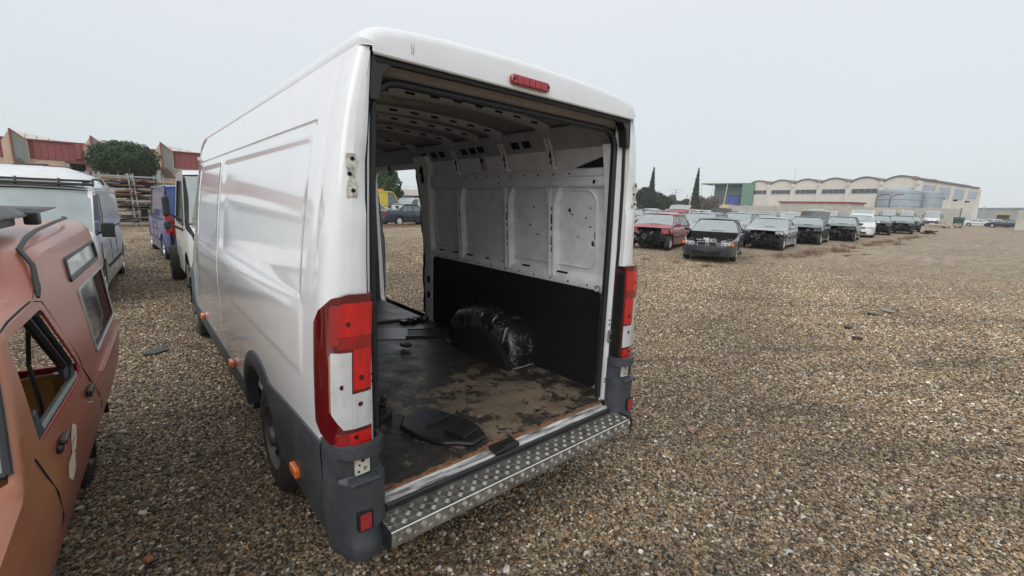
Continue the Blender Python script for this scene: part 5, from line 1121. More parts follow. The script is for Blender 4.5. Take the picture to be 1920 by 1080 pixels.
    # glass
    if not no_glass:
        rows=[]; q=MB()
        for k in range(6):
            f=k/5; y=cowl-.03+(rf+.03-cowl+.03)*f; z=base+.02+(H-.075-base-.02)*f; w_=(wb-.03)*(1-f)+(wt-.02)*f; rows.append([(w_*u,y+.10*(1-u*u)*(1-f*.6),z) for u in (-1,-.75,-.4,0,.4,.75,1)])
        q.grid(rows); ws=q.build('windscreen',G_misty,t,60)
        q=MB(); e=rows; q.tube([e[0][i] for i in range(7)],.012,4); q.tube([(x*.72+.1*sg_,y+.02,z+.06) for sg_,(x,y,z) in ((1,e[0][1]),(1,e[0][3]))],.01,4); q.build('wiper',M_black,ws,0)
    if not bootopen:
        rows=[]; q=MB()
        for k in range(4):
            f=k/3; y=rb+.0+(rr-.03-rb)*f; z=base+.03+(H-.085-base-.03)*f; w_=(wb-.06)*(1-f)+(wt-.03)*f; rows.append([(w_*u,y-.07*(1-u*u)*(1-f*.5),z) for u in (-1,-.6,0,.6,1)])
        q.grid(rows)
        if s.get('panel') and s.get('blind',1): q.build('rear_door_panel',p,t,60)
        else: q.build('rear_window',G_misty,t,60)
    wins=[((cowl-.16,rf-.03),(bp+.05,bt+.035))]
    if not s.get('panel'): wins.append(((bp-.05,bt-.035),(rb+.17 if kind not in('wagon','minivan') else rb+.66,rr+.12 if kind not in('wagon','minivan') else rr+.37)))
    if kind in('wagon','minivan'): wins.append(((rb+.57,rr+.28),(rb+.12,rr+.09)))
    for sg in (-1,1):
        for k,((a0,a1),(b0,b1)) in enumerate(wins):
            if openwin and k==0 and sg>0: continue
            q=MB(); z0_,z1_=base+.02,zr-.03; x0_,x1_=at(0,z0_)-.012,at(0,z1_)-.012
            q.poly([(sg*x0_,a0,z0_),(sg*x0_,b0,z0_),(sg*x1_,b1,z1_),(sg*x1_,a1,z1_)]); q.build('side_window',G_side,t,0)
    # belt trim, door seams, handles, mirrors
    for sg in (-1,1):
        q=MB(); q.bar((sg*(wb+.01),cowl-.15,base+.005),(sg*(wb+.01),rb+.1,base+.005),.02,.025); q.build('belt_trim',M_black,t,0)
        q=MB()
        for y in (cowl-.12,bp,rb+.32 if not s.get('panel') else bp-.9):
            q.bx(sg*(Wd*.995),sg*(Wd*1.002),y-.006,y+.006,.34,zb-.14)
        q.build('door_seam',M_dark,t,0)
        for y in (bp+.12,bp-.72):
            q=MB(); q.box((sg*Wd*1.0,y,zb-.14),(.03,.17,.03)); q.build('door_handle',p if not black_bumper else M_black,t,0)
        if det:
            q=MB(); q.box((sg*(Wd+.09),cowl-.22,zb+.07),(.17,.10,.12 if not s.get('panel') else .24)); q.bar((sg*(Wd-.06),cowl-.2,zb+.03),(sg*(Wd+.05),cowl-.2,zb+.05),.04); q.build('side_mirror',p if not (black_bumper or s.get('panel')) else M_black,t,0,bevel=.03)
        q=MB(); q.bx(sg*Wd*.992,sg*Wd*1.012,-ax+wr+.1,ax-wr-.1,.50,.56); q.build('side_moulding',M_black if black_bumper or det else p,t,0)
    # bumpers, lamps
    bm_=M_greyplastic if black_bumper else p
    def bumper_(yy,nf,nm):
        q=MB(); rows=[]
        for u in (-1,-.97,-.8,-.4,0,.4,.8,.97,1):
            w_=hw(yy)*1.0; d=.0 if abs(u)==1 else .10; x=w_*1.015*u; yb=yy-nf*.32*(abs(u)==1)-nf*.06*(abs(u)>.9)
            rows.append([(x,yb+nf*(.02+.05*(1-u*u)),.19),(x,yb+nf*(d+.06*(1-u*u)),.24),(x,yb+nf*(d+.02+.06*(1-u*u)),.42),(x,yb+nf*(d+.01+.06*(1-u*u)),.53),(x,yb+nf*(.0+.04*(1-u*u)),.57)])
        q.grid(rows); return q.build(nm,bm_,t,40)
    if not nofront:
        b=bumper_(L/2,1,'front_bumper'); q=MB(); q.bx(-Wd*.5,Wd*.5,L/2+.155,L/2+.17,.26,.38); q.build('lower_intake',M_dark,b,0)
        zt=s['hood']-.10-.05*nohood
        if grille=='kidney':
            for sg in (-1,1):
                q=MB(); q.prism(rrect(sg*.165-.13,sg*.165+.13,zt-.115,zt+.015,.045),L/2+.05,L/2+.085,axis=1); g=q.build('grille',M_black,t,0)
                q=MB(); P=[(x,L/2+.088,z) for x,z in rrect(sg*.165-.13,sg*.165+.13,zt-.115,zt+.015,.045)]; q.tube(P,.011,5,closed=True); q.build('chrome_ring',M_bright,g)
        else:
            q=MB(); q.prism(rrect(-Wd*.42,Wd*.42,zt-.10,zt,.03),L/2+.02,L/2+.065,axis=1); g=q.build('grille',M_black,t,0); q=MB(); q.bx(-Wd*.4,Wd*.4,L/2+.062,L/2+.07,zt-.055,zt-.04); q.build('grille_bar',M_bright,g,0)
        for sg in (-1,1):
            if damage and sg>0 and damage>1: continue
            q=MB(); q.prism([(sg*Wd*.46,zt-.095),(sg*Wd*.78,zt-.09),(sg*Wd*.82,zt+.0),(sg*Wd*.50,zt+.01)],L/2-.10,L/2+.035,axis=1); hl=q.build('headlight',M_clear if lights else M_dark,t,0,bevel=.012)
            q=MB(); q.box((sg*Wd*.84,L/2-.06,zt-.045),(.09,.14,.09),Euler((0,0,-sg*.45))); q.build('indicator',M_orange if grille=='kidney' else M_clear,t,0,bevel=.01)
            for dx in (.55,.70):
                q=MB(); q.lathe([(L/2+.036,0),(L/2+.036,.04),(L/2+.03,.042)],10,axis='y',c=(sg*Wd*dx,0,zt-.045)); q.build('reflector_bowl',mat('lamp_bowl',(.3,.32,.33),.25,metal=.3),hl,0)
    else:
        # stripped front: slam panel gone, radiator, struts, chassis legs, hanging harness
        r=random.Random(int(loc[0]*10)); q=MB(); y0=yn
        q.bx(-Wd*.62,Wd*.62,y0-.12,y0+.02,.22,.66); q.bx(-Wd*.80,-Wd*.6,y0-.55,y0+.35,.36,.50); q.bx(Wd*.6,Wd*.80,y0-.55,y0+.35,.36,.50)
        for _ in range(26): q.box((r.uniform(-.75,.75)*Wd,y0+r.uniform(-.25,.28),r.uniform(.22,.70)),(r.uniform(.05,.25),r.uniform(.05,.2),r.uniform(.04,.2)),Euler((r.uniform(-1,1),r.uniform(-1,1),r.uniform(0,3))))
        for _ in range(7):
            a=Vector((r.uniform(-.8,.8)*Wd,y0+r.uniform(0,.3),r.uniform(.4,.75))); q.tube([a,a+Vector((r.uniform(-.3,.3),.1,-.2)),a+Vector((r.uniform(-.4,.4),.05,-.45))],.015,5)
        q.build('engine_parts',M_dark,t,0,bevel=0)
        q=MB()
        for _ in range(6): q.box((r.uniform(-.8,.8)*Wd,y0+r.uniform(.05,.3),r.uniform(.35,.75)),(r.uniform(.06,.18),r.uniform(.04,.12),r.uniform(.04,.14)),Euler((r.uniform(-1,1),r.uniform(-1,1),r.uniform(0,3))))
        q.lathe([(y0+.30,.05),(y0+.30,.09),(y0+.26,.09),(y0+.26,.05)],12,axis='y',c=(.1*Wd,0,.55)); q.build('loose_metal_part',M_rim,t,0)
        q=MB()
        for sg in (-1,1): q.box((sg*Wd*.74,ax-.05,.74),(.30,.5,.20),Euler((.1,0,0))); q.build('strut_tower',p,t,0) if sg>0 else None
    if nohood or hoodopen or nofront:
        r=random.Random(int(loc[0]*7)+1); q=MB(); q.bx(-Wd*.80,Wd*.80,cowl+.02,yn-.05,.45,.52); q.bx(-Wd*.55,Wd*.45,cowl+.35,yn-.35,.5,hood_z(s)-.26); 
        q.bx(-Wd*.86,Wd*.86,cowl-.0,cowl+.10,.5,s['hc']-.03)
        q.build('engine_bay',M_dark,t,0)
        if nohood or hoodopen:
            M3=[mat('engine_grey',(.22,.22,.23),.5,metal=.4),M_black,mat('reservoir_white',(.55,.55,.52),.4),mat('engine_blue_part',(.05,.10,.22),.5)]
            for k in range(22):
                q=MB(); cx,cy=r.uniform(-.75,.75)*Wd,r.uniform(cowl+.12,yn-.22)
                if k%3: q.box((cx,cy,s['hood']-.16+r.uniform(-.06,.06)),(r.uniform(.08,.25),r.uniform(.08,.3),.16),Euler((0,0,r.uniform(-.3,.3))))
                else: q.tube([(cx,cy,s['hood']-.25),(cx,cy,s['hood']-.10)],r.uniform(.05,.09),10)
                q.build('engine_block_part',M3[r.choice((0,1,1,0,2)) if k!=20 else 3],t,0,bevel=.01)
    if hoodopen:
        q=MB(); Lh=yn-cowl-.15; a=1.0; rows=[]
        for f in (0,.5,1): rows.append([(hw(cowl+Lh*f)*.88*u,cowl+.05+Lh*f*math.cos(a)*.9,s['hc']+.02+Lh*f*math.sin(a)+.03*(1-u*u)) for u in (-1,-.5,0,.5,1)])
        q.grid(rows); q.grid([[(x,y+.03,z-.02) for x,y,z in r_] for r_ in rows]); q.build('open_bonnet',p,t,30)
    if bootopen:
        q=MB(); ln=(math.hypot(rb-rr,H-zb)+.25); a=R(8 if kind!='sedan' else 55)
        if kind in('sedan','coupe'):
            rows=[[(hw(rb)*.8*u,rb-.05-.62*f*math.cos(a),s['boot']+.02+.75*f*math.sin(a)+.04*(1-u*u)) for u in (-1,-.5,0,.5,1)] for f in (0,.5,1)]; q.grid(rows); q.grid([[(x,y-.02,z+.03) for x,y,z in r_] for r_ in rows]); q.build('open_boot_lid',p,t,30)
            rows=[[((wb-.06)*(1-f)*u+(wt-.03)*f*u,rb+(rr-.03-rb)*f-.05*(1-u*u),base+.03+(H-.085-base-.03)*f) for u in (-1,-.5,0,.5,1)] for f in (0,.5,1)]; q=MB(); q.grid(rows); q.build('rear_window',G_misty,t,60)
        else:
            rows=[]
            for f in (0,.15,.62,.7,1): rows.append([(wt*1.0*u,rr-.05-ln*f*.86,H-.04+ln*(.42*math.sin(f*2.1))+.03*(1-u*u)) for u in (-1,-.93,-.5,0,.5,.93,1)])
            def glassy(i,j): return i in (1,) and 0<j<5
            ids=q.grid(rows,skip=glassy); hb=q.build('open_tailgate',p,t,30)
            q=MB(); q.grid([rows[1][1:6],rows[2][1:6]]); q.build('tailgate_glass',G_misty,hb,0)
            q=MB(); q.bar((wt*.9,rr,H-.1),(wt*.85,rr-ln*.5,H+.12),.02); q.bar((-wt*.9,rr,H-.1),(-wt*.85,rr-ln*.5,H+.12),.02); q.build('gas_strut',M_black,hb,0)
            q=MB(); q.bx(-wb*.9,wb*.9,rb-.02,rb+.5,.5,zb-.1); q.build('boot_well',M_dark,t,0)
    b=bumper_(-L/2,-1,'rear_bumper')
    for sg in (-1,1):
        q=MB(); zt=s['boot']-.20; q.box((sg*hw(-L/2+.05)*.84,-L/2+.0,zt),(Wd*.30,.14,.17 if not s.get('panel') else .45),Euler((0,0,sg*.2))); q.build('tail_light',M_redlens,t,0,bevel=.015)
    return t
def hood_z(s): return s['hood']
# ---- front lane
white=paint('white',(.68,.69,.69)); 
def P_(x,y): return (x,y,GZ(x)-.03)
g1='wrecked cars in the front lane'
car('dark_blue_sedan','dark blue saloon without its bonnet, engine exposed, nearest car on the right','sedan',paint('navy',(.008,.011,.026),.3,.3),P_(14.75,5.85),251,nohood=1,grille='kidney',black_bumper=0,W=1.70)
car('red_hatchback','red hatchback with its front bumper torn off, next to the big van','hatch',paint('red',(.29,.012,.026),.3,.25),P_(15.9,8.85),255,nofront=1,damage=1)
car('silver_coupe','silver coupe stripped to the radiator with a bare front wheel','coupe',paint('silver',(.42,.43,.43),.35,.3,.4),P_(20.7,6.15),261,nofront=1,nohood=0,openwin=1,damage=1)
car('black_sedan','black saloon with crushed nose behind the silver coupe','sedan',paint('black',(.018,.018,.020),.3,.3),P_(25.8,6.15),262,nofront=1,damage=1,bootopen=1)
car('grey_green_sedan','dark grey-green saloon missing its front, fourth along the front lane','sedan',paint('greygreen',(.040,.048,.045),.35,.3),P_(30.7,5.80),262,nofront=1,damage=1,L=4.6)
car('white_hatchback','white hatchback with its tailgate raised behind the grey-green saloon','hatch',white,P_(36.9,6.2),260,bootopen=1)
car('navy_compact','small navy car half hidden by the white hatchback','hatch',paint('navy',(.008,.011,.026)),P_(42.2,6.2),261,nofront=1,damage=1,cat='car')
car('black_estate','black estate car with front cut away, last large car of the front lane','wagon',paint('black',(.018,.018,.020)),P_(47.6,5.7),262,nofront=1,damage=1,W=1.85)
car('blue_hatchback','dark blue hatchback behind the black estate, partly visible at its right','hatch',paint('bluegrey',(.05,.07,.11)),P_(53.8,6.0),262,nofront=1)
# ---- second lane and those behind: only roofs and upper bodies show
g2='parked wrecks behind the front lane'
rows_=[
 (8.5,19.8,'wagon','silver estate car with roof rails between the red hatchback and the dark blue saloon',paint('silver',(.42,.43,.43),.35,.3,.4),{}),
 (8.9,24.6,'hatch','pale grey hatchback behind the dark blue saloon',paint('palegrey',(.33,.35,.36),.35,.3,.2),{}),
 (9.0,29.3,'sedan','silver-green saloon directly behind the silver coupe',paint('silvergreen',(.30,.34,.33),.35,.3,.3),{}),
 (9.0,34.0,'hatch','white hatchback with dusty windscreen behind the black saloon',white,{}),
 (9.2,39.0,'wagon','grey estate with a grey tailgate raised, behind the open black boot lid',paint('midgrey',(.20,.21,.22)),{'bootopen':1}),
 (9.4,44.0,'minivan','white people carrier behind the grey-green saloon',white,{}),
 (9.4,49.5,'sedan','dark grey saloon behind the white tailgate',paint('darkgrey',(.06,.065,.07)),{}),
 (11.6,21.6,'hatch','dark red hatchback with its tailgate up, above the red hatchback',paint('red',(.29,.012,.026)),{'bootopen':1}),
 (11.9,27.4,'sedan','black saloon deep in the second row with an open lid',paint('black',(.018,.018,.020)),{'bootopen':1}),
 (12.0,32.6,'sedan','white saloon in the third row, right of the open-lidded black saloon',white,{}),
 (12.1,37.6,'wagon','silver estate in the third row',paint('silver',(.42,.43,.43)),{}),
 (12.3,42.6,'hatch','white three-door hatchback in the third row',white,{}),
 (12.4,47.8,'sedan','dark grey saloon in the third row',paint('darkgrey',(.06,.065,.07)),{}),
 (12.5,53.0,'hatch','pale hatchback near the end of the third row',paint('palegrey',(.33,.35,.36)),{}),
 (14.6,15.4,'sedan','white saloon at the left end of the rear rows, against the big van',white,{}),
 (15.0,20.4,'hatch','silver hatchback behind the raised red tailgate',paint('silver',(.42,.43,.43)),{}),
 (15.2,25.8,'sedan','blue-grey saloon in the fourth row',paint('bluegrey2',(.16,.20,.25)),{}),
 (15.3,31.4,'hatch','small white car in the fourth row',white,{}),
 (15.5,37.2,'wagon','grey estate in the fourth row',paint('midgrey',(.20,.21,.22)),{}),
 (15.6,43.4,'sedan','silver saloon in the fourth row beneath the concrete wall',paint('silver',(.42,.43,.43)),{}),
 (18.4,22.6,'minivan','white people carrier in the fifth row at the van side',white,{}),
 (18.6,28.6,'sedan','black saloon in the fifth row',paint('black',(.018,.018,.020)),{}),
 (18.8,35.0,'hatch','faded red hatchback in the fifth row under the white board',paint('fadedred',(.30,.07,.06)),{}),
 (19.0,41.8,'sedan','white saloon in the fifth row',white,{}),
 (19.2,49.0,'wagon','silver estate closing the fifth row',paint('silver',(.42,.43,.43)),{}),
 (23.0,30.5,'minivan','silver people carrier in the last row',paint('silver',(.42,.43,.43)),{}),
 (23.5,38.5,'sedan','white saloon in the last row',white,{}),
 (24.0,47.0,'hatch','dark hatchback in the last row',paint('darkgrey',(.06,.065,.07)),{}),
]
for i,(y,x,k,lb,p,kw) in enumerate(rows_):
    r_=random.Random(i); car({'wagon':'estate_car','hatch':'hatchback','sedan':'saloon_car','minivan':'people_carrier'}[k],lb,k,p,P_(x+1.0,y+.8+r_.uniform(-.15,.15)),260+r_.uniform(-3,3),det=1 if y<12.3 else 0,group=g2,**kw)
    if i==0:
        t_=[o for o in COL.objects if o.get('label')==lb][0]; q=MB()
        for sx in (-.58,.58): q.tube([(sx,.2,1.46),(sx,.1,1.52),(sx,-1.5,1.53),(sx,-1.6,1.47)],.022,6)
        q.build('roof_rail',M_black,t_)
# roof rails on the silver estate
# ---- seen through the van: blue saloon and its neighbours
car('navy_classic_saloon','dark navy saloon with white wheel covers, seen side-on through the van','sedan',paint('navy2',(.009,.015,.038),.25,.2),P_(13.3,26.75),80,L=4.8,W=1.80,H=1.44,ax=1.42,rr=-.85,rb=-1.45,cowl=.85,rf=.25,wheelm=mat('white_hubcap',(.6,.61,.62),.4))
car('silver_saloon','silver car with a raised dark bonnet behind the navy saloon','sedan',paint('silver',(.42,.43,.43)),P_(17.4,29.6),250,hoodopen=1)
car('small_white_car','small white car left behind the navy saloon','hatch',white,P_(12.2,30.6),70)
car('plain_white_van','plain white panel van behind the navy saloon','smallvan',white,P_(17.2,33.8),250,cat='van')
car('black_van','tall black van standing behind the plain white van','van',paint('black',(.018,.018,.020)),P_(20.5,37.0),75,cat='van',H=2.05)
car('yellow_van','yellow rescue van with an orange light bar, seen through the side door','van',paint('yellow',(.62,.47,.02)),P_(14.6,34.4),84,cat='van',H=2.35,L=4.9)
yv=bpy.data.objects['yellow_van']; q=MB(); q.bx(-.6,.6,-.2,.1,2.36,2.50); q.build('light_bar',M_orange,yv,0,bevel=.03)
# ---- far right
x,y=farxy(86.8,118); car('white_saloon','white saloon side-on in front of the grey shed','sedan',white,(x,y,.97),182)
x,y=farxy(88.3,112); car('dark_saloon','dark saloon in front of the right-hand shed wall','sedan',paint('navy',(.008,.011,.026)),(x,y,.97),5)
x,y=farxy(87.9,126); car('white_estate','white estate behind the dark saloon by the shed','wagon',white,(x,y,.97),185)
x,y=farxy(89.0,122); car('pale_hatchback','pale hatchback at the far right behind the dark saloon','hatch',paint('palegrey',(.33,.35,.36)),(x,y,.97),4)
x,y=farxy(88.1,140); t=thing('yellow_loader','yellow loader standing behind the white cars by the shed','vehicle',(x,y,.97)); q=MB(); q.bx(-3,3,-1,1,.5,1.6); q.bx(-1.2,1.2,-.9,.9,1.6,2.4); q.build('body',mat('loader_dark',(.12,.10,.06),.6),t,0,bevel=.05); q=MB(); q.bx(-2.2,2.2,-1.1,1.1,2.5,2.75); q.build('cab_roof',mat('loader_yellow',(.5,.38,.1),.6),t,0)
# ---- truck cabs without bodies
def cab_truck(label,loc,bearing,chassis=3.2,black_mirror=1,detail=0):
    t=thing('truck_cab',label,'truck',loc,-R(bearing)); p=white; Wd=.98
    prof=[(-1.0,.62),(-1.0,2.16),(-.85,2.24),(.25,2.24),(.42,2.16),(1.02,1.32),(1.45,1.18),(1.62,.95),(1.66,.42),(1.3,.36)]
    def hole(pp): return pp
    mb=MB(); 
    for sg in (-1,1):
        me=MB(); ys=np.linspace(-1.0,1.66,14)
        zt=lambda y: interp(y,[-1.0,-.85,.25,.42,1.02,1.45,1.62,1.66],[2.16,2.24,2.24,2.16,1.32,1.18,.95,.80])
        zl=lambda y: max(.62 if y<-.7 else .40,(.40+math.sqrt(max(0,.46**2-(y-.85)**2))) if abs(y-.85)<.46 else 0)
        rows=[[(sg*Wd*(1-.10*max(0,(z-1.25)))*(1-.12*max(0,(y-1.1)/.55)**2),y,z) for z in (lambda a,b:[a+(b-a)*k/8 for k in range(9)])(zl(y),zt(y))] for y in sorted(list(ys)+[.42,.5,.6,.7,1.0,1.1,1.2,1.28])]
        me.grid(rows); m=bpy.data.meshes.new('cab_side'); m.from_pydata(me.v,[],me.f); bm=bmesh.new(); bm.from_mesh(m); bmesh.ops.remove_doubles(bm,verts=bm.verts,dist=1e-5)
        win=[(-.55,1.32),(.78,1.30),(.22,2.05),(-.55,2.07)]; cut_hole(bm,round_poly(win,.08),0); bm.to_mesh(m); bm.free(); m.materials.append(p); link('cab_side',m,t,35)
        q=MB(); P=round_poly(win,.08); q.poly([(sg*(Wd*(1-.10*max(0,(z-1.25)))-.015),y,z) for y,z in P]); q.build('door_window',G_side,t,0)
        q=MB(); q.tube([(sg*(Wd*(1-.10*max(0,(z-1.25)))+.004),y,z) for y,z in P],.016,5,closed=True); q.build('window_rubber',M_rubber,t)
        q=MB(); q.box((sg*(Wd+.20),.62,1.62),(.10,.13,.36)); q.box((sg*(Wd+.20),.60,1.30),(.10,.12,.16)); mi=q.build('mirror',M_black,t,0,bevel=.04)
        q=MB(); q.tube([(sg*(Wd-.05),.66,1.35),(sg*(Wd+.14),.64,1.48)],.02,6); q.tube([(sg*(Wd-.03),.70,1.20),(sg*(Wd+.14),.64,1.30)],.02,6); q.build('mirror_arm',M_black,mi)
        wheel(t,(sg*(Wd-.14),.85,.37),sg,.37,.22,M_rim,n=24); 
        wheel(t,(sg*(Wd-.02),.85-chassis,.37),sg,.37,.24,M_rim,n=28)
    mb.grid([[(Wd*(1-.10*max(0,(z-1.25)))*u,y,z+.05*(1-u*u)) for u in (-1,-.9,-.5,0,.5,.9,1)] for y,z in ((-1.0,2.16),(-.85,2.24),(-.3,2.25),(.25,2.24),(.42,2.16))]); 
    mb.grid([[(Wd*(.90 if y>1.4 else .93)*u,y+.05*(1-u*u),z) for u in (-1,-.5,0,.5,1)] for y,z in ((1.02,1.32),(1.45,1.18),(1.60,.98),(1.64,.82))]); mb.grid([[(Wd*(1-.10*max(0,(z-1.25)))*u,-1.0,z) for u in (-1,0,1)] for z in (.62,1.3,2.16)]); mb.build('cab_shell',p,t,35)
    q=MB(); q.grid([[(.86*u*(1+.06*(z<1.5)),y+.07*(1-u*u),z) for u in (-1,-.6,0,.6,1)] for y,z in ((1.0,1.35),(.72,1.74),(.44,2.14))]); q.build('windscreen',G_misty,t,50)
    q=MB(); q.bx(-.86,.86,1.60,1.72,.36,.80); q.build('front_bumper',M_greyplastic,t,0,bevel=.04)
    for sg in (-1,1):
        q=MB(); q.box((sg*.70,1.62,.98),(.34,.12,.20),Euler((0,0,-sg*.3))); q.build('headlight',M_clear,t,0,bevel=.02)
        q=MB(); q.bx(sg*.36,sg*.46,-chassis-.1,-.6,.50,.66); q.build('chassis_rail',M_dark,t,0)
    q=MB(); q.bx(-.45,-.95,-1.9,-1.1,.30,.62); q.tube([(-.9,-1.0,.62),(-.96,-1.05,.74),(-.96,-1.25,.74),(-.96,-1.3,.3)],.025,6); q.bar((-.8,.85-chassis,.37),(.8,.85-chassis,.37),.12); q.build('tank_and_axle',M_greyplastic,t,0,bevel=.02)
    return t
for b,d,lb in ((80.5,97,'white truck cab in front of the concrete wall, left of three'),(81.85,99,'white truck cab in front of the concrete wall, middle of three'),(83.65,97,'white truck cab with black front in front of the concrete wall, right of three')):
    x,y=farxy(b,d); cab_truck(lb,(x,y,.9),b+180)
# chassis cab beside the main van
cab_truck('white chassis cab lorry with bare rear wheels between the big van and the blue van',(.14,8.6,0),180,chassis=2.5)
# blue van seen from behind
bv=car('blue_van','blue van seen from behind with dark rear door glass, behind the chassis cab','van',paint('royal_blue',(.018,.062,.24),.35,.15),(-.02,15.6,0),-3,cat='van',H=2.05,W=1.92,blind=1)
q=MB(); q.prism([(.12,1.28),(.70,1.28),(.66,1.82),(.12,1.82)],-2.50,-2.47,axis=1); q.build('rear_door_glass',G_side,bv,0); q=MB(); q.prism([(-.70,1.28),(-.12,1.28),(-.12,1.82),(-.66,1.82)],-2.50,-2.47,axis=1); q.build('rear_door_glass',G_side,bv,0)
q=MB(); q.bx(-.945,-.80,-2.50,-2.42,.80,1.25); q.build('tail_light',M_redglow,bv,0,bevel=.02); q=MB(); q.bx(-.93,.93,-2.56,-2.3,.30,.45); q.build('torn_bumper',M_black,bv,0,bevel=.02)
q=MB(); q.bx(-.012,.012,-2.49,-2.47,.5,1.9); q.build('door_seam',M_dark,bv,0); q=MB(); q.bx(-.35,-.15,-2.50,-2.485,1.05,1.09); q.build('name_badge',M_bright,bv,0)
# white van facing the camera on the left
wv=car('white_crew_van','white van with raised roof and black roof rack facing the camera, behind the red car','van',paint('white2',(.72,.73,.73)),(-2.80,10.1,0),184,cat='van',H=1.90,W=2.0,L=5.0,cowl=1.75,rf=1.0)
q=MB(); rows=[]
for y,z,s_ in ((1.05,1.90,.86),(.85,2.02,.90),(.5,2.15,.92),(-.2,2.24,.93),(-1.9,2.22,.93),(-2.3,2.12,.90),(-2.4,1.9,.88)):
    rows.append([(.95*s_*u,y,1.88+(z-1.88)*(1-abs(u)**6)) for u in (-1,-.97,-.85,-.5,0,.5,.85,.97,1)])
q.grid(rows); q.build('raised_roof',paint('white2',(.72,.73,.73)),wv,50)
q=MB()
for x0 in (-.8,.8): q.tube([(x0,1.0,1.97),(x0,.1,1.99)],.022,6)
q.tube([(-.92,1.06,1.93),(.92,1.06,1.93)],.025,6); q.tube([(-.92,.96,1.99),(.92,.96,1.99)],.02,6)
for x0 in (-.92,-.5,0,.5,.92): q.tube([(x0,1.06,1.9),(x0,1.0,2.02)],.018,5)
q.tube([(-.92,1.0,2.02),(-1.0,.8,2.02),(-1.0,.5,1.95)],.018,5); q.build('roof_rack',M_black,wv)
q=MB(); q.prism(rrect(.60,1.02,.88,1.10,.05),2.35,2.52,axis=1); q.build('headlight',M_clear,wv,0,bevel=.02)
M_redtxt=mat('red_print',(.45,.03,.04),.5)
# ---- rack of scrap
def rack():
    t=thing('scrap_rack','tall galvanised rack stacked with flattened scrap panels behind the vans','rack',(-1.45,30.2,0),R(3)); r=random.Random(6)
    X=[-1.15,-.95,.15,.35,1.35]
    for y in (-.7,.7):
        for x in X:
            q=MB(); q.bar((x,y,0),(x-.12,y,2.75),.055); q.build('upright',M_galv,t,0)
        for z in (.15,.75,1.35,1.95,2.6):
            q=MB(); q.bar((-1.25,y,z),(1.35,y,z),.05); q.build('crossbar',M_galv,t,0)
    cols=[mat('scrap_%d'%i,c,.7,dirt=.5,dirtc=(.1,.06,.04)) for i,c in enumerate([(.14,.03,.03),(.10,.10,.11),(.30,.29,.27),(.21,.13,.08),(.05,.045,.045),(.20,.22,.26),(.16,.09,.06)])]
    for z in (.2,.8,1.4,2.0):
        for k in range(16):
            q=MB(); q.box((r.uniform(-.75,1.0),r.uniform(-.5,.3),z+.05+k*.028),(r.uniform(.5,1.3),r.uniform(.3,1.1),r.uniform(.02,.09)),Euler((r.uniform(-.12,.12),r.uniform(-.12,.12),r.uniform(-.5,.5)))); q.build('scrap_panel',cols[r.randrange(7)],t,0)
    t=thing('low_rack','low galvanised rail frame right of the scrap rack','rack',(1.35,31.0,0))
    for x in (-1.2,0,1.0):
        q=MB(); q.bar((x,0,0),(x,0,2.8),.05); q.build('upright',M_galv,t,0)
    for z in (1.6,2.6):
        q=MB(); q.bar((-1.2,0,z),(1.0,0,z),.04); q.build('crossbar',M_galv,t,0)
    t=thing('scrap_rack','second galvanised rack of scrap, hidden mostly by the raised-roof van','rack',(-4.3,30.6,0),R(3))
    for x in (-1.3,-.4,.5,1.4):
        q=MB(); q.bar((x,0,0),(x-.1,0,2.8),.055); q.build('upright',M_galv,t,0)
    for z in (.6,1.3,2.0,2.7):
        q=MB(); q.bar((-1.3,0,z),(1.4,0,z),.05); q.build('crossbar',M_galv,t,0)
        for k in range(5):
            q=MB(); q.box((r.uniform(-.8,.9),.35,z+.06+k*.05),(r.uniform(.5,1.3),.5,.05),Euler((0,r.uniform(-.1,.1),r.uniform(-.3,.3)))); q.build('scrap_panel',cols[r.randrange(7)],t,0)
rack()
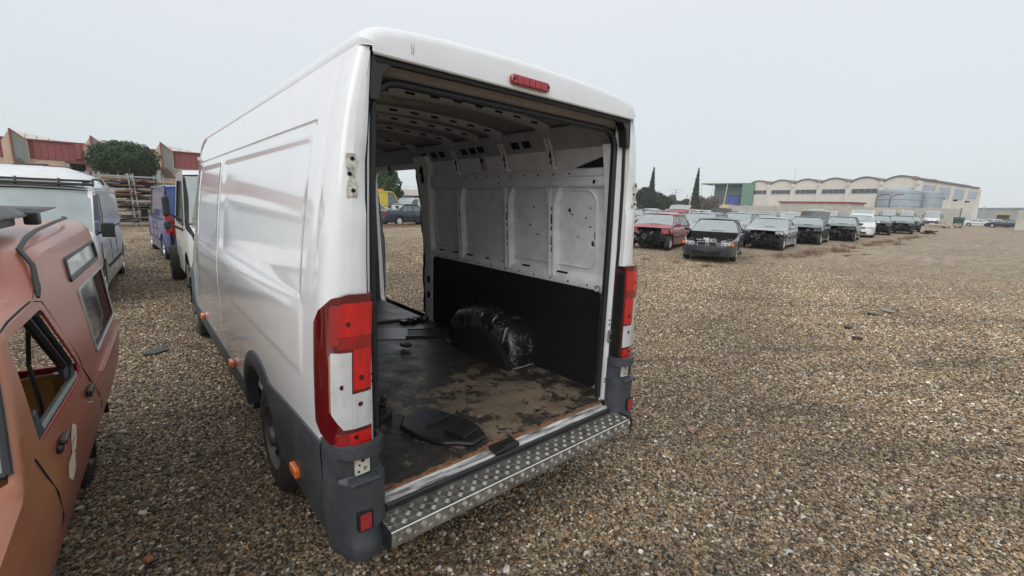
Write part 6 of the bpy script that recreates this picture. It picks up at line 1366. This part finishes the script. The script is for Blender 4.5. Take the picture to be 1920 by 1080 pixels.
#==RED CAR== terracotta high-roof car van, left foreground; local x to its right flank (towards the gap), local y away from the camera along the car
def red_car():
    B=3.6; t=thing('terracotta_car_van','faded terracotta-red small van with raised box body and empty door window, left foreground','car',(-1.5344-.40,-1.6668,0),-R(B))
    P=bpy.data.materials.new('faded_terracotta'); P.use_nodes=True; N=P.node_tree.nodes; L=P.node_tree.links; b=N['Principled BSDF']; tc=N.new('ShaderNodeTexCoord')
    def nz(sc,det=6,ro=.6):
        n=N.new('ShaderNodeTexNoise'); n.inputs['Scale'].default_value=sc; n.inputs['Detail'].default_value=det; n.inputs['Roughness'].default_value=ro; L.new(tc.outputs['Object'],n.inputs[0]); return n.outputs[0]
    r1=N.new('ShaderNodeValToRGB'); e=r1.color_ramp.elements; e[0].position=.34; e[0].color=(.225,.046,.032,1); e[1].position=.62; e[1].color=(.345,.105,.060,1); m=r1.color_ramp.elements.new(.5); m.color=(.30,.080,.048,1); L.new(nz(1.1,5),r1.inputs[0])
    mx=N.new('ShaderNodeMix'); mx.data_type='RGBA'; rr_=N.new('ShaderNodeMapRange'); rr_.inputs[1].default_value=.56; rr_.inputs[2].default_value=.72; rr_.inputs[4].default_value=.7; L.new(nz(.8,4),rr_.inputs[0]); L.new(rr_.outputs[0],mx.inputs[0]); L.new(r1.outputs[0],mx.inputs[6]); mx.inputs[7].default_value=(.36,.18,.075,1)
    mx2=N.new('ShaderNodeMix'); mx2.data_type='RGBA'; r3=N.new('ShaderNodeMapRange'); r3.inputs[1].default_value=.62; r3.inputs[2].default_value=.68; r3.inputs[4].default_value=.75; L.new(nz(11,10,.75),r3.inputs[0]); L.new(r3.outputs[0],mx2.inputs[0]); L.new(mx.outputs[2],mx2.inputs[6]); mx2.inputs[7].default_value=(.10,.035,.025,1)
    L.new(mx2.outputs[2],b.inputs['Base Color']); b.inputs['Roughness'].default_value=.40; b.inputs['Coat Weight'].default_value=.45; b.inputs['Coat Roughness'].default_value=.18
    bp=N.new('ShaderNodeBump'); bp.inputs['Strength'].default_value=.08; bp.inputs['Distance'].default_value=.01; L.new(nz(14,5),bp.inputs['Height']); L.new(bp.outputs[0],b.inputs['Normal'])
    Rd=mat('bright_red_paint',(.34,.02,.035),.4,dirt=.3)
    Wd=1.50
    def side(z): return float(np.interp(z,[.22,.32,.45,.60,.75,.86,.92,1.0,1.2,1.38,1.46,1.56,1.62],[-.17,-.13,-.075,-.022,0,-.002,-.012,-.018,-.035,-.055,-.066,-.082,-.10]))
    def bow(y): return -.09*max(0,(1.45-y)/.5)**2-.012*max(0,(y-3.6)/.8)**2-(.045*max(0,(y-4.32)/.13)**2 if y>4.32 else 0)
    def lo(y):
        z=.27
        for c,rad in ((1.56,.36),(3.72,.30)):
            d=abs(y-c)
            if d<rad: z=max(z,.30+math.sqrt(rad*rad-d*d))
        return z
    YE=4.45
    def toph(y): return float(np.interp(y,[.92,.98,1.2,1.76,1.80,1.98,2.03,2.42,2.72,YE-.1,YE],[.72,.86,.93,1.0,1.04,1.415,1.44,1.455,1.60,1.63,1.605]))
    ys=sorted(set([.92,.95,.98,1.05,1.1]+list(np.round(np.arange(1.14,1.88,.04),3))+[1.80,1.86,1.92,1.98,2.03,2.1,2.2,2.30,2.40,2.5,2.6,2.7,2.85,3.0,3.2,3.35]+list(np.round(np.arange(3.38,4.06,.04),3))+[4.15,4.25,4.32,4.35,4.38,4.41,4.43,YE]))
    doorw=[(2.02,1.02),(2.80,.985),(2.83,1.05),(2.50,1.385),(2.03,1.378)]
    uw=[(3.14,1.392),(3.17,1.497),(4.24,1.502),(4.22,1.387)]
    lw=[(3.29,.965),(3.25,1.325),(4.24,1.318),(4.25,.965)]
    for sg in (1,-1):
        mb=MB(); rows=[]
        for y in ys:
            h=toph(y); a=lo(y); zs=[.24,.30,.38,.45,.52,.60,.68,.75,.80,.84,.86,.875,.92,.97,1.0,1.1,1.2,1.3,1.38,1.42,1.46,1.5,1.54,1.58]
            row=[]
            for z in zs:
                zz=min(max(z,a),h-.03); d=side(zz)+bow(y); d+=.008*(sst(.845,.86,zz)-sst(.862,.872,zz))*(y>3.19)
                row.append((d if sg>0 else -Wd-d,y,zz))
            d=side(h-.03)+bow(y)
            kk=.30 if 1.77<y<2.0 else 1
            for (o,dz) in ((-.022,.018),(-.05,.028),(-.09,.032)): row.append((d+o*kk if sg>0 else -Wd-d-o*kk,y,h-.03+dz))
            rows.append(row[::-1] if sg>0 else row)
        mb.grid(rows); me=bpy.data.meshes.new('body_side'); me.from_pydata(mb.v,[],mb.f); bm=bmesh.new(); bm.from_mesh(me); bmesh.ops.remove_doubles(bm,verts=bm.verts,dist=1e-5)
        cut_hole(bm,round_poly(doorw,.03),0)
        if sg<0: cut_hole(bm,round_poly([(1.98,.20),(2.92,.20),(2.90,1.37),(2.02,1.37)],.04),0)
        if sg>0: cut_hole(bm,round_poly(uw,.02),0); cut_hole(bm,round_poly(lw,.03),0)
        bm.to_mesh(me); bm.free(); me.materials.append(P); link('body_side',me,t,38)
    X=lambda y,z,o=0: side(z)+bow(y)+o
    # top skins: bonnet, scuttle, roof, raised box
    def skin(y0,y1,nm,m,crown=.02,n=10):
        q=MB(); rows=[]
        for i in range(n+1):
            y=y0+(y1-y0)*i/n; h=toph(y); xr=side(h-.03)+bow(y)-.09; xl=-Wd-xr
            rows.append([(xl+(xr-xl)*u,y,h+.002+crown*math.sin(PI*u)) for u in np.linspace(0,1,9)])
        q.grid(rows); return q.build(nm,m,t,40)
    skin(.92,1.79,'bonnet',P); skin(2.0,2.70,'roof_front_slope',P,.03); skin(2.70,YE,'box_roof',P,.03,12)
    q=MB(); h=toph(1.8); 
    rows=[]
    for f in np.linspace(0,1,6):
        y=1.80+(1.99-1.80)*f; z=toph(y); xr=side(z-.03)+bow(y)-.030; xl=-Wd-xr; rows.append([(xl+(xr-xl)*u,y-.004-.05*math.sin(PI*u),z) for u in np.linspace(0,1,9)])
    q.grid(rows); q.build('windscreen',glass('grimy_screen',(.25,.29,.30),.75,.15,.2),t,50)
    q=MB(); fr=[r[-1] for r in rows]; q.tube([Vector(v)+Vector((.004,0,.002)) for v in fr],.011,7); q.tube([r for r in rows[0]],.011,6); q.build('screen_rubber',M_rubber,t)
    # tail
    q=MB(); XR=lambda z: side(z)+bow(YE)
    for sgx in (0,1):
        q.grid([[((-.0+XR(z)) if sgx else (-Wd-XR(z)),YE,z),((-.13) if sgx else (-Wd+.13),YE+.01,z)] for z in (.27,.5,.9,1.2,1.5,1.59)])
    q.grid([[(x,YE+.012,z) for x in (-Wd+.13,-.75,-.13)] for z in (.27,.54)]); q.grid([[(x,YE+.012,z) for x in (-Wd+.13,-.75,-.13)] for z in (1.46,1.6)]); q.build('rear_door_frame',P,t,40)
    q=MB(); q.bx(-Wd+.10,-.12,4.46,4.54,.36,.46); q.build('rear_bumper',M_black,t,0,bevel=.02)
    q=MB(); q.box((X(1.1,.5)-.08,1.02,.42),(.2,.4,.13),Euler((0,0,.3))); q.bx(-Wd+.1,-.16,.82,.94,.34,.50); q.build('front_bumper',M_black,t,0,bevel=.03)
    q=MB(); q.box((X(1.9,.45)+.02,1.92,.44),(.05,.17,.24),Euler((0,0,-.06))); q.build('mud_flap',M_greyplastic,t,0,bevel=.01)
    # door shut lines, swage line, lower crease
    def line(pts,nm,m=M_dark,r=.006,o=.0): 
        q=MB(); q.tube([(X(y,z,o),y,z) for y,z in pts],r,6); return q.build(nm,m,t)
    line([(1.93,1.01),(1.98,.93),(2.03,.83),(2.06,.72),(2.06,.50)],'door_shut_line',r=.0045,o=.0005)
    line([(2.88,1.0),(2.97,.90),(3.07,.80),(3.14,.72),(3.16,.55),(3.16,.42)],'door_shut_line',r=.003,o=.0005)
    line([(2.44,1.425),(2.54,1.405),(2.86,1.07),(2.875,1.0)],'door_frame_seam',r=.0025)
    line([(3.20,.872),(3.6,.874),(4.38,.876)],'raised_swage',mat('swage_pink',(.36,.10,.07),.4),.008)
    # window surrounds
    def ring(poly,o,r,nm,m,inn=0):
        q=MB(); q.tube([(X(y,z,o),y,z) for y,z in round_poly(poly,.03)],r,6,closed=True); return q.build(nm,m,t)
    ring(doorw,-.006,.005,'door_window_edge',Rd); dr=[(y*.95+.12,z*.95+.06) for y,z in doorw]; ring(dr,-.026,.012,'door_window_rubber',M_rubber)
    q=MB(); 
    q.tube([(X(y,z,-.012),y,z) for y,z in ((2.06,1.035),(2.77,1.005))],.009,6); q.build('door_sill_trim',mat('green_grey_trim',(.17,.20,.17),.5),t)
    q=MB(); q.tube([(X(y,z,-.045),y,z) for y,z in ((2.46,1.36),(2.62,1.20),(2.77,1.06),(2.76,1.0))],.018,7); q.build('window_channel',M_black,t)
    ring(uw,.002,.010,'upper_window_rubber',M_rubber); ring(lw,.002,.009,'lower_window_frame',mat('aluminium_frame',(.40,.41,.40),.5,metal=.4,dirt=.4)); ring([(y*.98+.075,z*.98+.023) for y,z in lw],-.004,.008,'lower_window_rubber',M_rubber)
    q=MB(); q.poly([(X(y,z,-.006),y,z) for y,z in uw]); q.build('upper_window',glass('dusty_pane',(.42,.45,.44),.85,.3,.14),t,0)
    q=MB(); q.poly([(X(y,z,-.014),y,z) for y,z in ((3.29,.965),(3.25,1.325),(3.76,1.32),(3.80,.965))]); q.build('sliding_pane',glass('dark_pane',(.07,.09,.085),.62,.12,.2),t,0)
    q=MB(); q.poly([(X(y,z,-.022),y,z) for y,z in ((3.74,.965),(3.70,1.32),(4.24,1.318),(4.25,.965))]); q.build('sliding_pane',glass('dark_pane'),t,0)
    # handle, mirror stub, peeling sticker, quarter triangle
    q=MB(); q.box((X(2.84,.9,.012),2.84,.90),(.020,.11,.034)); q.box((X(2.84,.9,.016),2.83,.903),(.014,.08,.016)); q.build('door_handle',M_black,t,0,bevel=.005)
    q=MB(); q.lathe([(0,0),(.012,0),(.012,.009),(0,.009)][::-1],10,axis='x',c=(X(2.76,.85),2.80,.855)); q.build('door_lock',M_bright,t)
    q=MB(); q.prism([(2.03,1.0),(2.14,1.0),(2.06,1.13),(2.035,1.12)],X(2.1,1.05,-.016),X(2.1,1.05,-.002),axis=0); q.build('quarter_blank',mat('grey_blank',(.035,.05,.065),.4),t,0,bevel=.004)
    q=MB(); q.box((X(2.2,.93,.012),2.24,.935),(.024,.13,.020),Euler((-.12,.1,.06))); q.box((X(2.2,.93,.008),2.17,.925),(.02,.04,.028)); q.build('mirror_stub',M_black,t,0,bevel=.008)
    sm=mat('old_paper',(.55,.47,.36),.7,dirt=.5); rr=random.Random(2)
    q=MB(); P1=[(2.28,.80),(2.32,.795),(2.41,.845),(2.47,.885),(2.43,.91),(2.35,.885),(2.31,.85)]; q.poly([(X(y,z,.0025),y,z) for y,z in P1]); P2=[(2.19,.795),(2.24,.755),(2.32,.77),(2.34,.815),(2.29,.84),(2.22,.835)]; q.poly([(X(y,z,.0028),y,z) for y,z in P2]); q.build('torn_sticker',sm,t,0)
    # chips and small marks
    q=MB()
    for _ in range(40):
        y,z=rr.choice([(rr.uniform(2.4,3.1),rr.uniform(.9,1.5)),(rr.uniform(1.5,1.95),rr.uniform(.8,1.0)),(rr.uniform(2.2,4.2),rr.uniform(.6,.86))])
        if y<2.95 and z>.93: continue
        if y>3.1 and z>.9: continue
        s=rr.uniform(.003,.011) if y>2.05 else rr.uniform(.001,.003); q.poly([(X(y+s*math.cos(a)*rr.uniform(.6,1.6),z+s*math.sin(a),.0022),y+s*math.cos(a)*rr.uniform(.6,1.6),z+s*math.sin(a)) for a in np.linspace(0,2*PI,7)[:-1]])
    q.build('rust_chips',mat('rust_chip',(.06,.02,.015),.8),t,0)
    # bodged sealant strap over the roof joint
    q=MB(); path=[(-.20,4.20,1.668),(-.165,4.05,1.668),(-.15,3.6,1.664),(-.14,3.1,1.652),(-.13,2.85,1.636),(-.128,2.70,1.600),(X(2.6,1.5,-.004),2.60,1.545),(X(2.54,1.5,.006),2.55,1.50),(X(2.5,1.45,.009),2.50,1.46),(X(2.46,1.43,.010),2.47,1.435)]
    q.tube(path,[.007,.009,.009,.009,.010,.010,.009,.010,.011,.006],7); q.build('sealant_strap',mat('black_tar',(.018,.02,.02),.5,bump=.6,bscale=60),t)
    line([(2.46,1.43),(2.3,1.428),(2.12,1.422),(2.02,1.41),(1.95,1.27),(1.86,1.07)],'roof_gutter_gap',r=.0035,o=-.004)
    # wheels, arches, interior
    for y in (1.56,3.72):
        for x,s in ((-.24,1),(-Wd+.24,-1)): wheel(t,(x,y,.28),s,.28,.16,M_rim,n=20)
        q=MB(); q.grid([[(x,y+.345*math.cos(a),.30+.345*math.sin(a)) for x in (-.09,-.32)] for a in np.linspace(0,PI,12)]); q.poly([(-.32,y+.345*math.cos(a),.30+.345*math.sin(a)) for a in np.linspace(0,PI,12)]); q.build('wheel_housing',M_dark,t)
    q=MB(); q.bx(-.72,-.15,1.8,4.4,.28,.33); q.bx(-Wd+.12,-.12,1.86,1.92,.3,.95); q.bx(-Wd+.08,-Wd+.12,2.95,4.2,.3,.90); q.build('floor_pan',M_dark,t,0)
    q=MB(); q.bx(-.10,-.075,2.0,2.9,.5,.93); q.build('inner_door_card',mat('door_card',(.035,.033,.033),.8),t,0)
    # yellow-orange seat back, broken dash, hoses
    q=MB(); q.box((-.34,3.38,.58),(.34,.16,.50),Euler((-.45,0,.2))); q.box((-.36,3.15,.40),(.36,.40,.13)); q.build('front_seat',mat('mustard_seat',(.26,.13,.025),.8,dirt=.4,dirtc=(.05,.04,.03)),t,0,bevel=.05)
    q=MB(); q.box((-1.02,3.05,.55),(.40,.14,.40),Euler((-.25,0,0))); q.box((-1.02,3.2,.45),(.42,.3,.14)); q.build('front_seat',M_seat,t,0,bevel=.05)
    q=MB(); q.bx(-1.30,-.14,1.93,2.08,.72,.92); q.build('dashboard',M_black,t,0,bevel=.02)
    q=MB(); q.box((-.75,4.43,.56),(1.22,.035,.05),Euler((0,0,.0))); q.box((-.25,4.30,.60),(.20,.04,.05),Euler((0,.3,.6))); q.build('bare_red_edge',Rd,t,0,bevel=.006)
    q=MB()
    for k in range(16): q.box((rr.uniform(-1.2,-.25),rr.uniform(3.4,4.35),rr.uniform(.34,.52)),(rr.uniform(.1,.35),rr.uniform(.1,.3),rr.uniform(.05,.25)),Euler((rr.uniform(-.5,.5),rr.uniform(-.5,.5),rr.uniform(0,3))))
    q.build('junk_inside',M_dark,t,0,bevel=.01)
    q=MB(); q.box((-.24,3.75,.62),(.13,.10,.22),Euler((.1,.2,.3))); q.build('white_canister',mat('canister',(.5,.52,.55),.4),t,0,bevel=.02)
    q=MB(); q.tube([(-.14,2.72,1.30),(-.16,2.72,1.1),(-.14,2.70,.9),(-.17,2.68,.72)],.009,6); q.tube([(-.2,2.60,1.20),(-.22,2.62,1.08),(-.18,2.62,1.0)],.016,6); q.build('seat_belt_strap',M_black,t)
    q=MB(); q.tube([(-.28,2.42,1.0),(-.22,2.50,.92),(-.21,2.54,.82),(-.25,2.54,.70)],.007,6); q.build('hose',M_bright,t)
    # sheets lying on the roof: their own things
    zr=1.66
    w_=thing('grey_deflector_panel','long grey plastic panel lying across the roof of the terracotta car','car part',t.location+Vector((-.0,0,0)),-R(B))
    q=MB(); q.grid([[(x+(.02 if y>3.3 else 0),y,z+.004*math.sin(y*6)) for x,z in ((-.70,1.705),(-.42,1.752),(-.30,1.752),(-.255,1.715),(-.245,1.70))] for y in np.linspace(2.3,3.46,9)]); q.poly([(-.235,3.46,1.70),(-.40,3.46,1.752),(-.28,3.62,1.745),(-.165,3.80,1.738),(-.19,3.66,1.722)]); o=q.build('panel',mat('mid_grey_plastic',(.085,.09,.094),.45,dirt=.3),w_,30); sl=o.modifiers.new('thick','SOLIDIFY'); sl.thickness=.006
    q=MB(); q.bx(-.60,-.26,2.6,3.4,1.655,1.70); q.build('foam_strip',M_black,w_,0,bevel=.01); q=MB(); q.box((-.22,3.52,1.69),(.06,.07,.07)); q.build('clip',M_black,w_,0,bevel=.01)
    w_=thing('blue_grey_sheet','blue-grey flat sheet behind the panel on the terracotta car roof','car part',t.location,-R(B)); q=MB(); q.box((-1.0,3.6,zr+.09),(.85,.5,.02),Euler((.12,0,.05))); q.build('sheet',mat('blue_grey_plastic',(.16,.20,.22),.5,dirt=.3),w_,0,bevel=.004)
    q=MB(); q.tube([(-1.2,3.06,zr+.005),(-1.0,2.99,zr+.005),(-.85,3.01,zr+.003),(-.7,2.98,zr+.002)],.012,6); o=q.build('green_rope',mat('pale_green_cord',(.30,.36,.30),.8)); o.location=t.location; o.rotation_euler=t.rotation_euler; tag(o,'pale green rope lying on the terracotta car roof','rope')
red_car()
# ---- bits on the gravel
def debris():
    def scrap(name,label,x,y,pts,c,h=.012,rz=0,cat='scrap',tilt=0):
        q=MB(); q.prism(pts,0,h,axis=2); o=q.build(name,mat('bit_'+name,c,.5,dirt=.3),ang=0,bevel=.002); o.location=(x,y,GZ(x)+bumpz(x,y)+.022); o.rotation_euler=(tilt,0,rz); tag(o,label,cat)
    scrap('slate_shard','dark slate-grey plastic shard on the gravel between the van and the red car',-1.45,4.78,[(-.13,-.02),(-.02,-.07),(.13,-.03),(.10,.05),(-.05,.07)],(.04,.055,.06),.014,.3,tilt=.08)
    for k,(x,y,sx,lb) in enumerate([(6.97,-.01,.07,'small black scrap in the middle of the open gravel'),(8.43,-.03,.08,'black scrap beside the pale plastic patch on the open gravel'),(6.43,-.25,.07,'nearest black fragment on the open gravel')]):
        scrap('black_fragment',lb,x,y,[(-sx,-.03),(0,-.06),(sx,-.02),(sx*.6,.05),(-sx*.5,.05)],(.02,.02,.02),.02,k)
    scrap('pale_shell_stone','white pointed stone lying in the right foreground gravel',.93,-.70,[(-.022,-.006),(0,-.012),(.024,-.002),(.01,.010),(-.014,.008)],(.6,.6,.58),.008,-.5)
    scrap('pale_shell_stone','white flat stone in the gravel behind the step corner',1.55,.05,[(-.020,-.008),(.004,-.014),(.022,.0),(.006,.012),(-.014,.010)],(.58,.57,.54),.008,.9)
    scrap('white_crumpled_film','small white crumpled film on the gravel right of the step',.42,-.56,[(-.012,-.010),(.004,-.014),(.015,.0),(.006,.012),(-.010,.010)],(.75,.76,.76),.012,.2)
    q=MB(); z=GZ(.4)+.015; q.tube([(.41,-.60,z),(.43,-.625,z+.004),(.42,-.655,z+.003),(.395,-.67,z)],.0014,5); tag(q.build('green_thread',mat('green_thread',(.02,.25,.17),.5)),'thin green thread on the gravel below the white film','thread')
    q=MB(); q.tube([(.80,.05,z),(.835,.075,z+.006),(.85,.11,z+.002)],.0022,5); tag(q.build('dry_stalk',mat('dry_stalk',(.45,.38,.27),.8)),'curved dry stalk on the gravel right of the step','stalk')
    q=MB(); q.box((-.73,-.56,.02),(.04,.055,.02),Euler((.1,.1,.4))); tag(q.build('ochre_stone',mat('ochre_stone',(.40,.29,.15),.7),ang=0,bevel=.008),'ochre stone under the left bumper corner','stone')
    q=MB(); q.box((-1.62,.98,.02),(.035,.045,.02),Euler((.1,.1,.4))); tag(q.build('brick_stone',mat('brick_stone',(.35,.13,.06),.7),ang=0,bevel=.008),'brick-coloured stone beside the rear wheel','stone')
    for (x,y,sx,sy,lb) in ((9.04,-.14,.20,.11,'pale blue-grey flat patch of plastic half buried in the open gravel'),): scrap('plastic_sheet',lb,x,y,[(-sx,-sy*.5),(0,-sy),(sx,-sy*.3),(sx*.7,sy),(-sx*.6,sy*.7)],(.20,.21,.20),.003,.4)
    for (x,y,lb) in ((19.6,2.9,'dark flat mat by the dry weeds in front of the silver coupe'),(21.2,2.6,'small dark rubber scrap right of the flat mat'),(49.5,4.1,'black tangled scrap at the right end of the front lane')):
        q=MB(); rr=random.Random(int(x)); k=.22 if x<30 else .8
        for _ in range(5 if x<30 else 9): q.box((rr.uniform(-1.2,1.2)*k,rr.uniform(-.5,.5)*k,rr.uniform(.01,.05)*(1 if x<30 else 6)),(rr.uniform(.3,.9)*k,.3*k,.02+.05*(x>30)),Euler((rr.uniform(-.1,.1)*k,rr.uniform(-.1,.1),rr.uniform(0,3))))
        o=q.build('black_scrap',M_dark,ang=0); o.location=(x,y,GZ(x)-.03); tag(o,lb,'scrap')
debris()
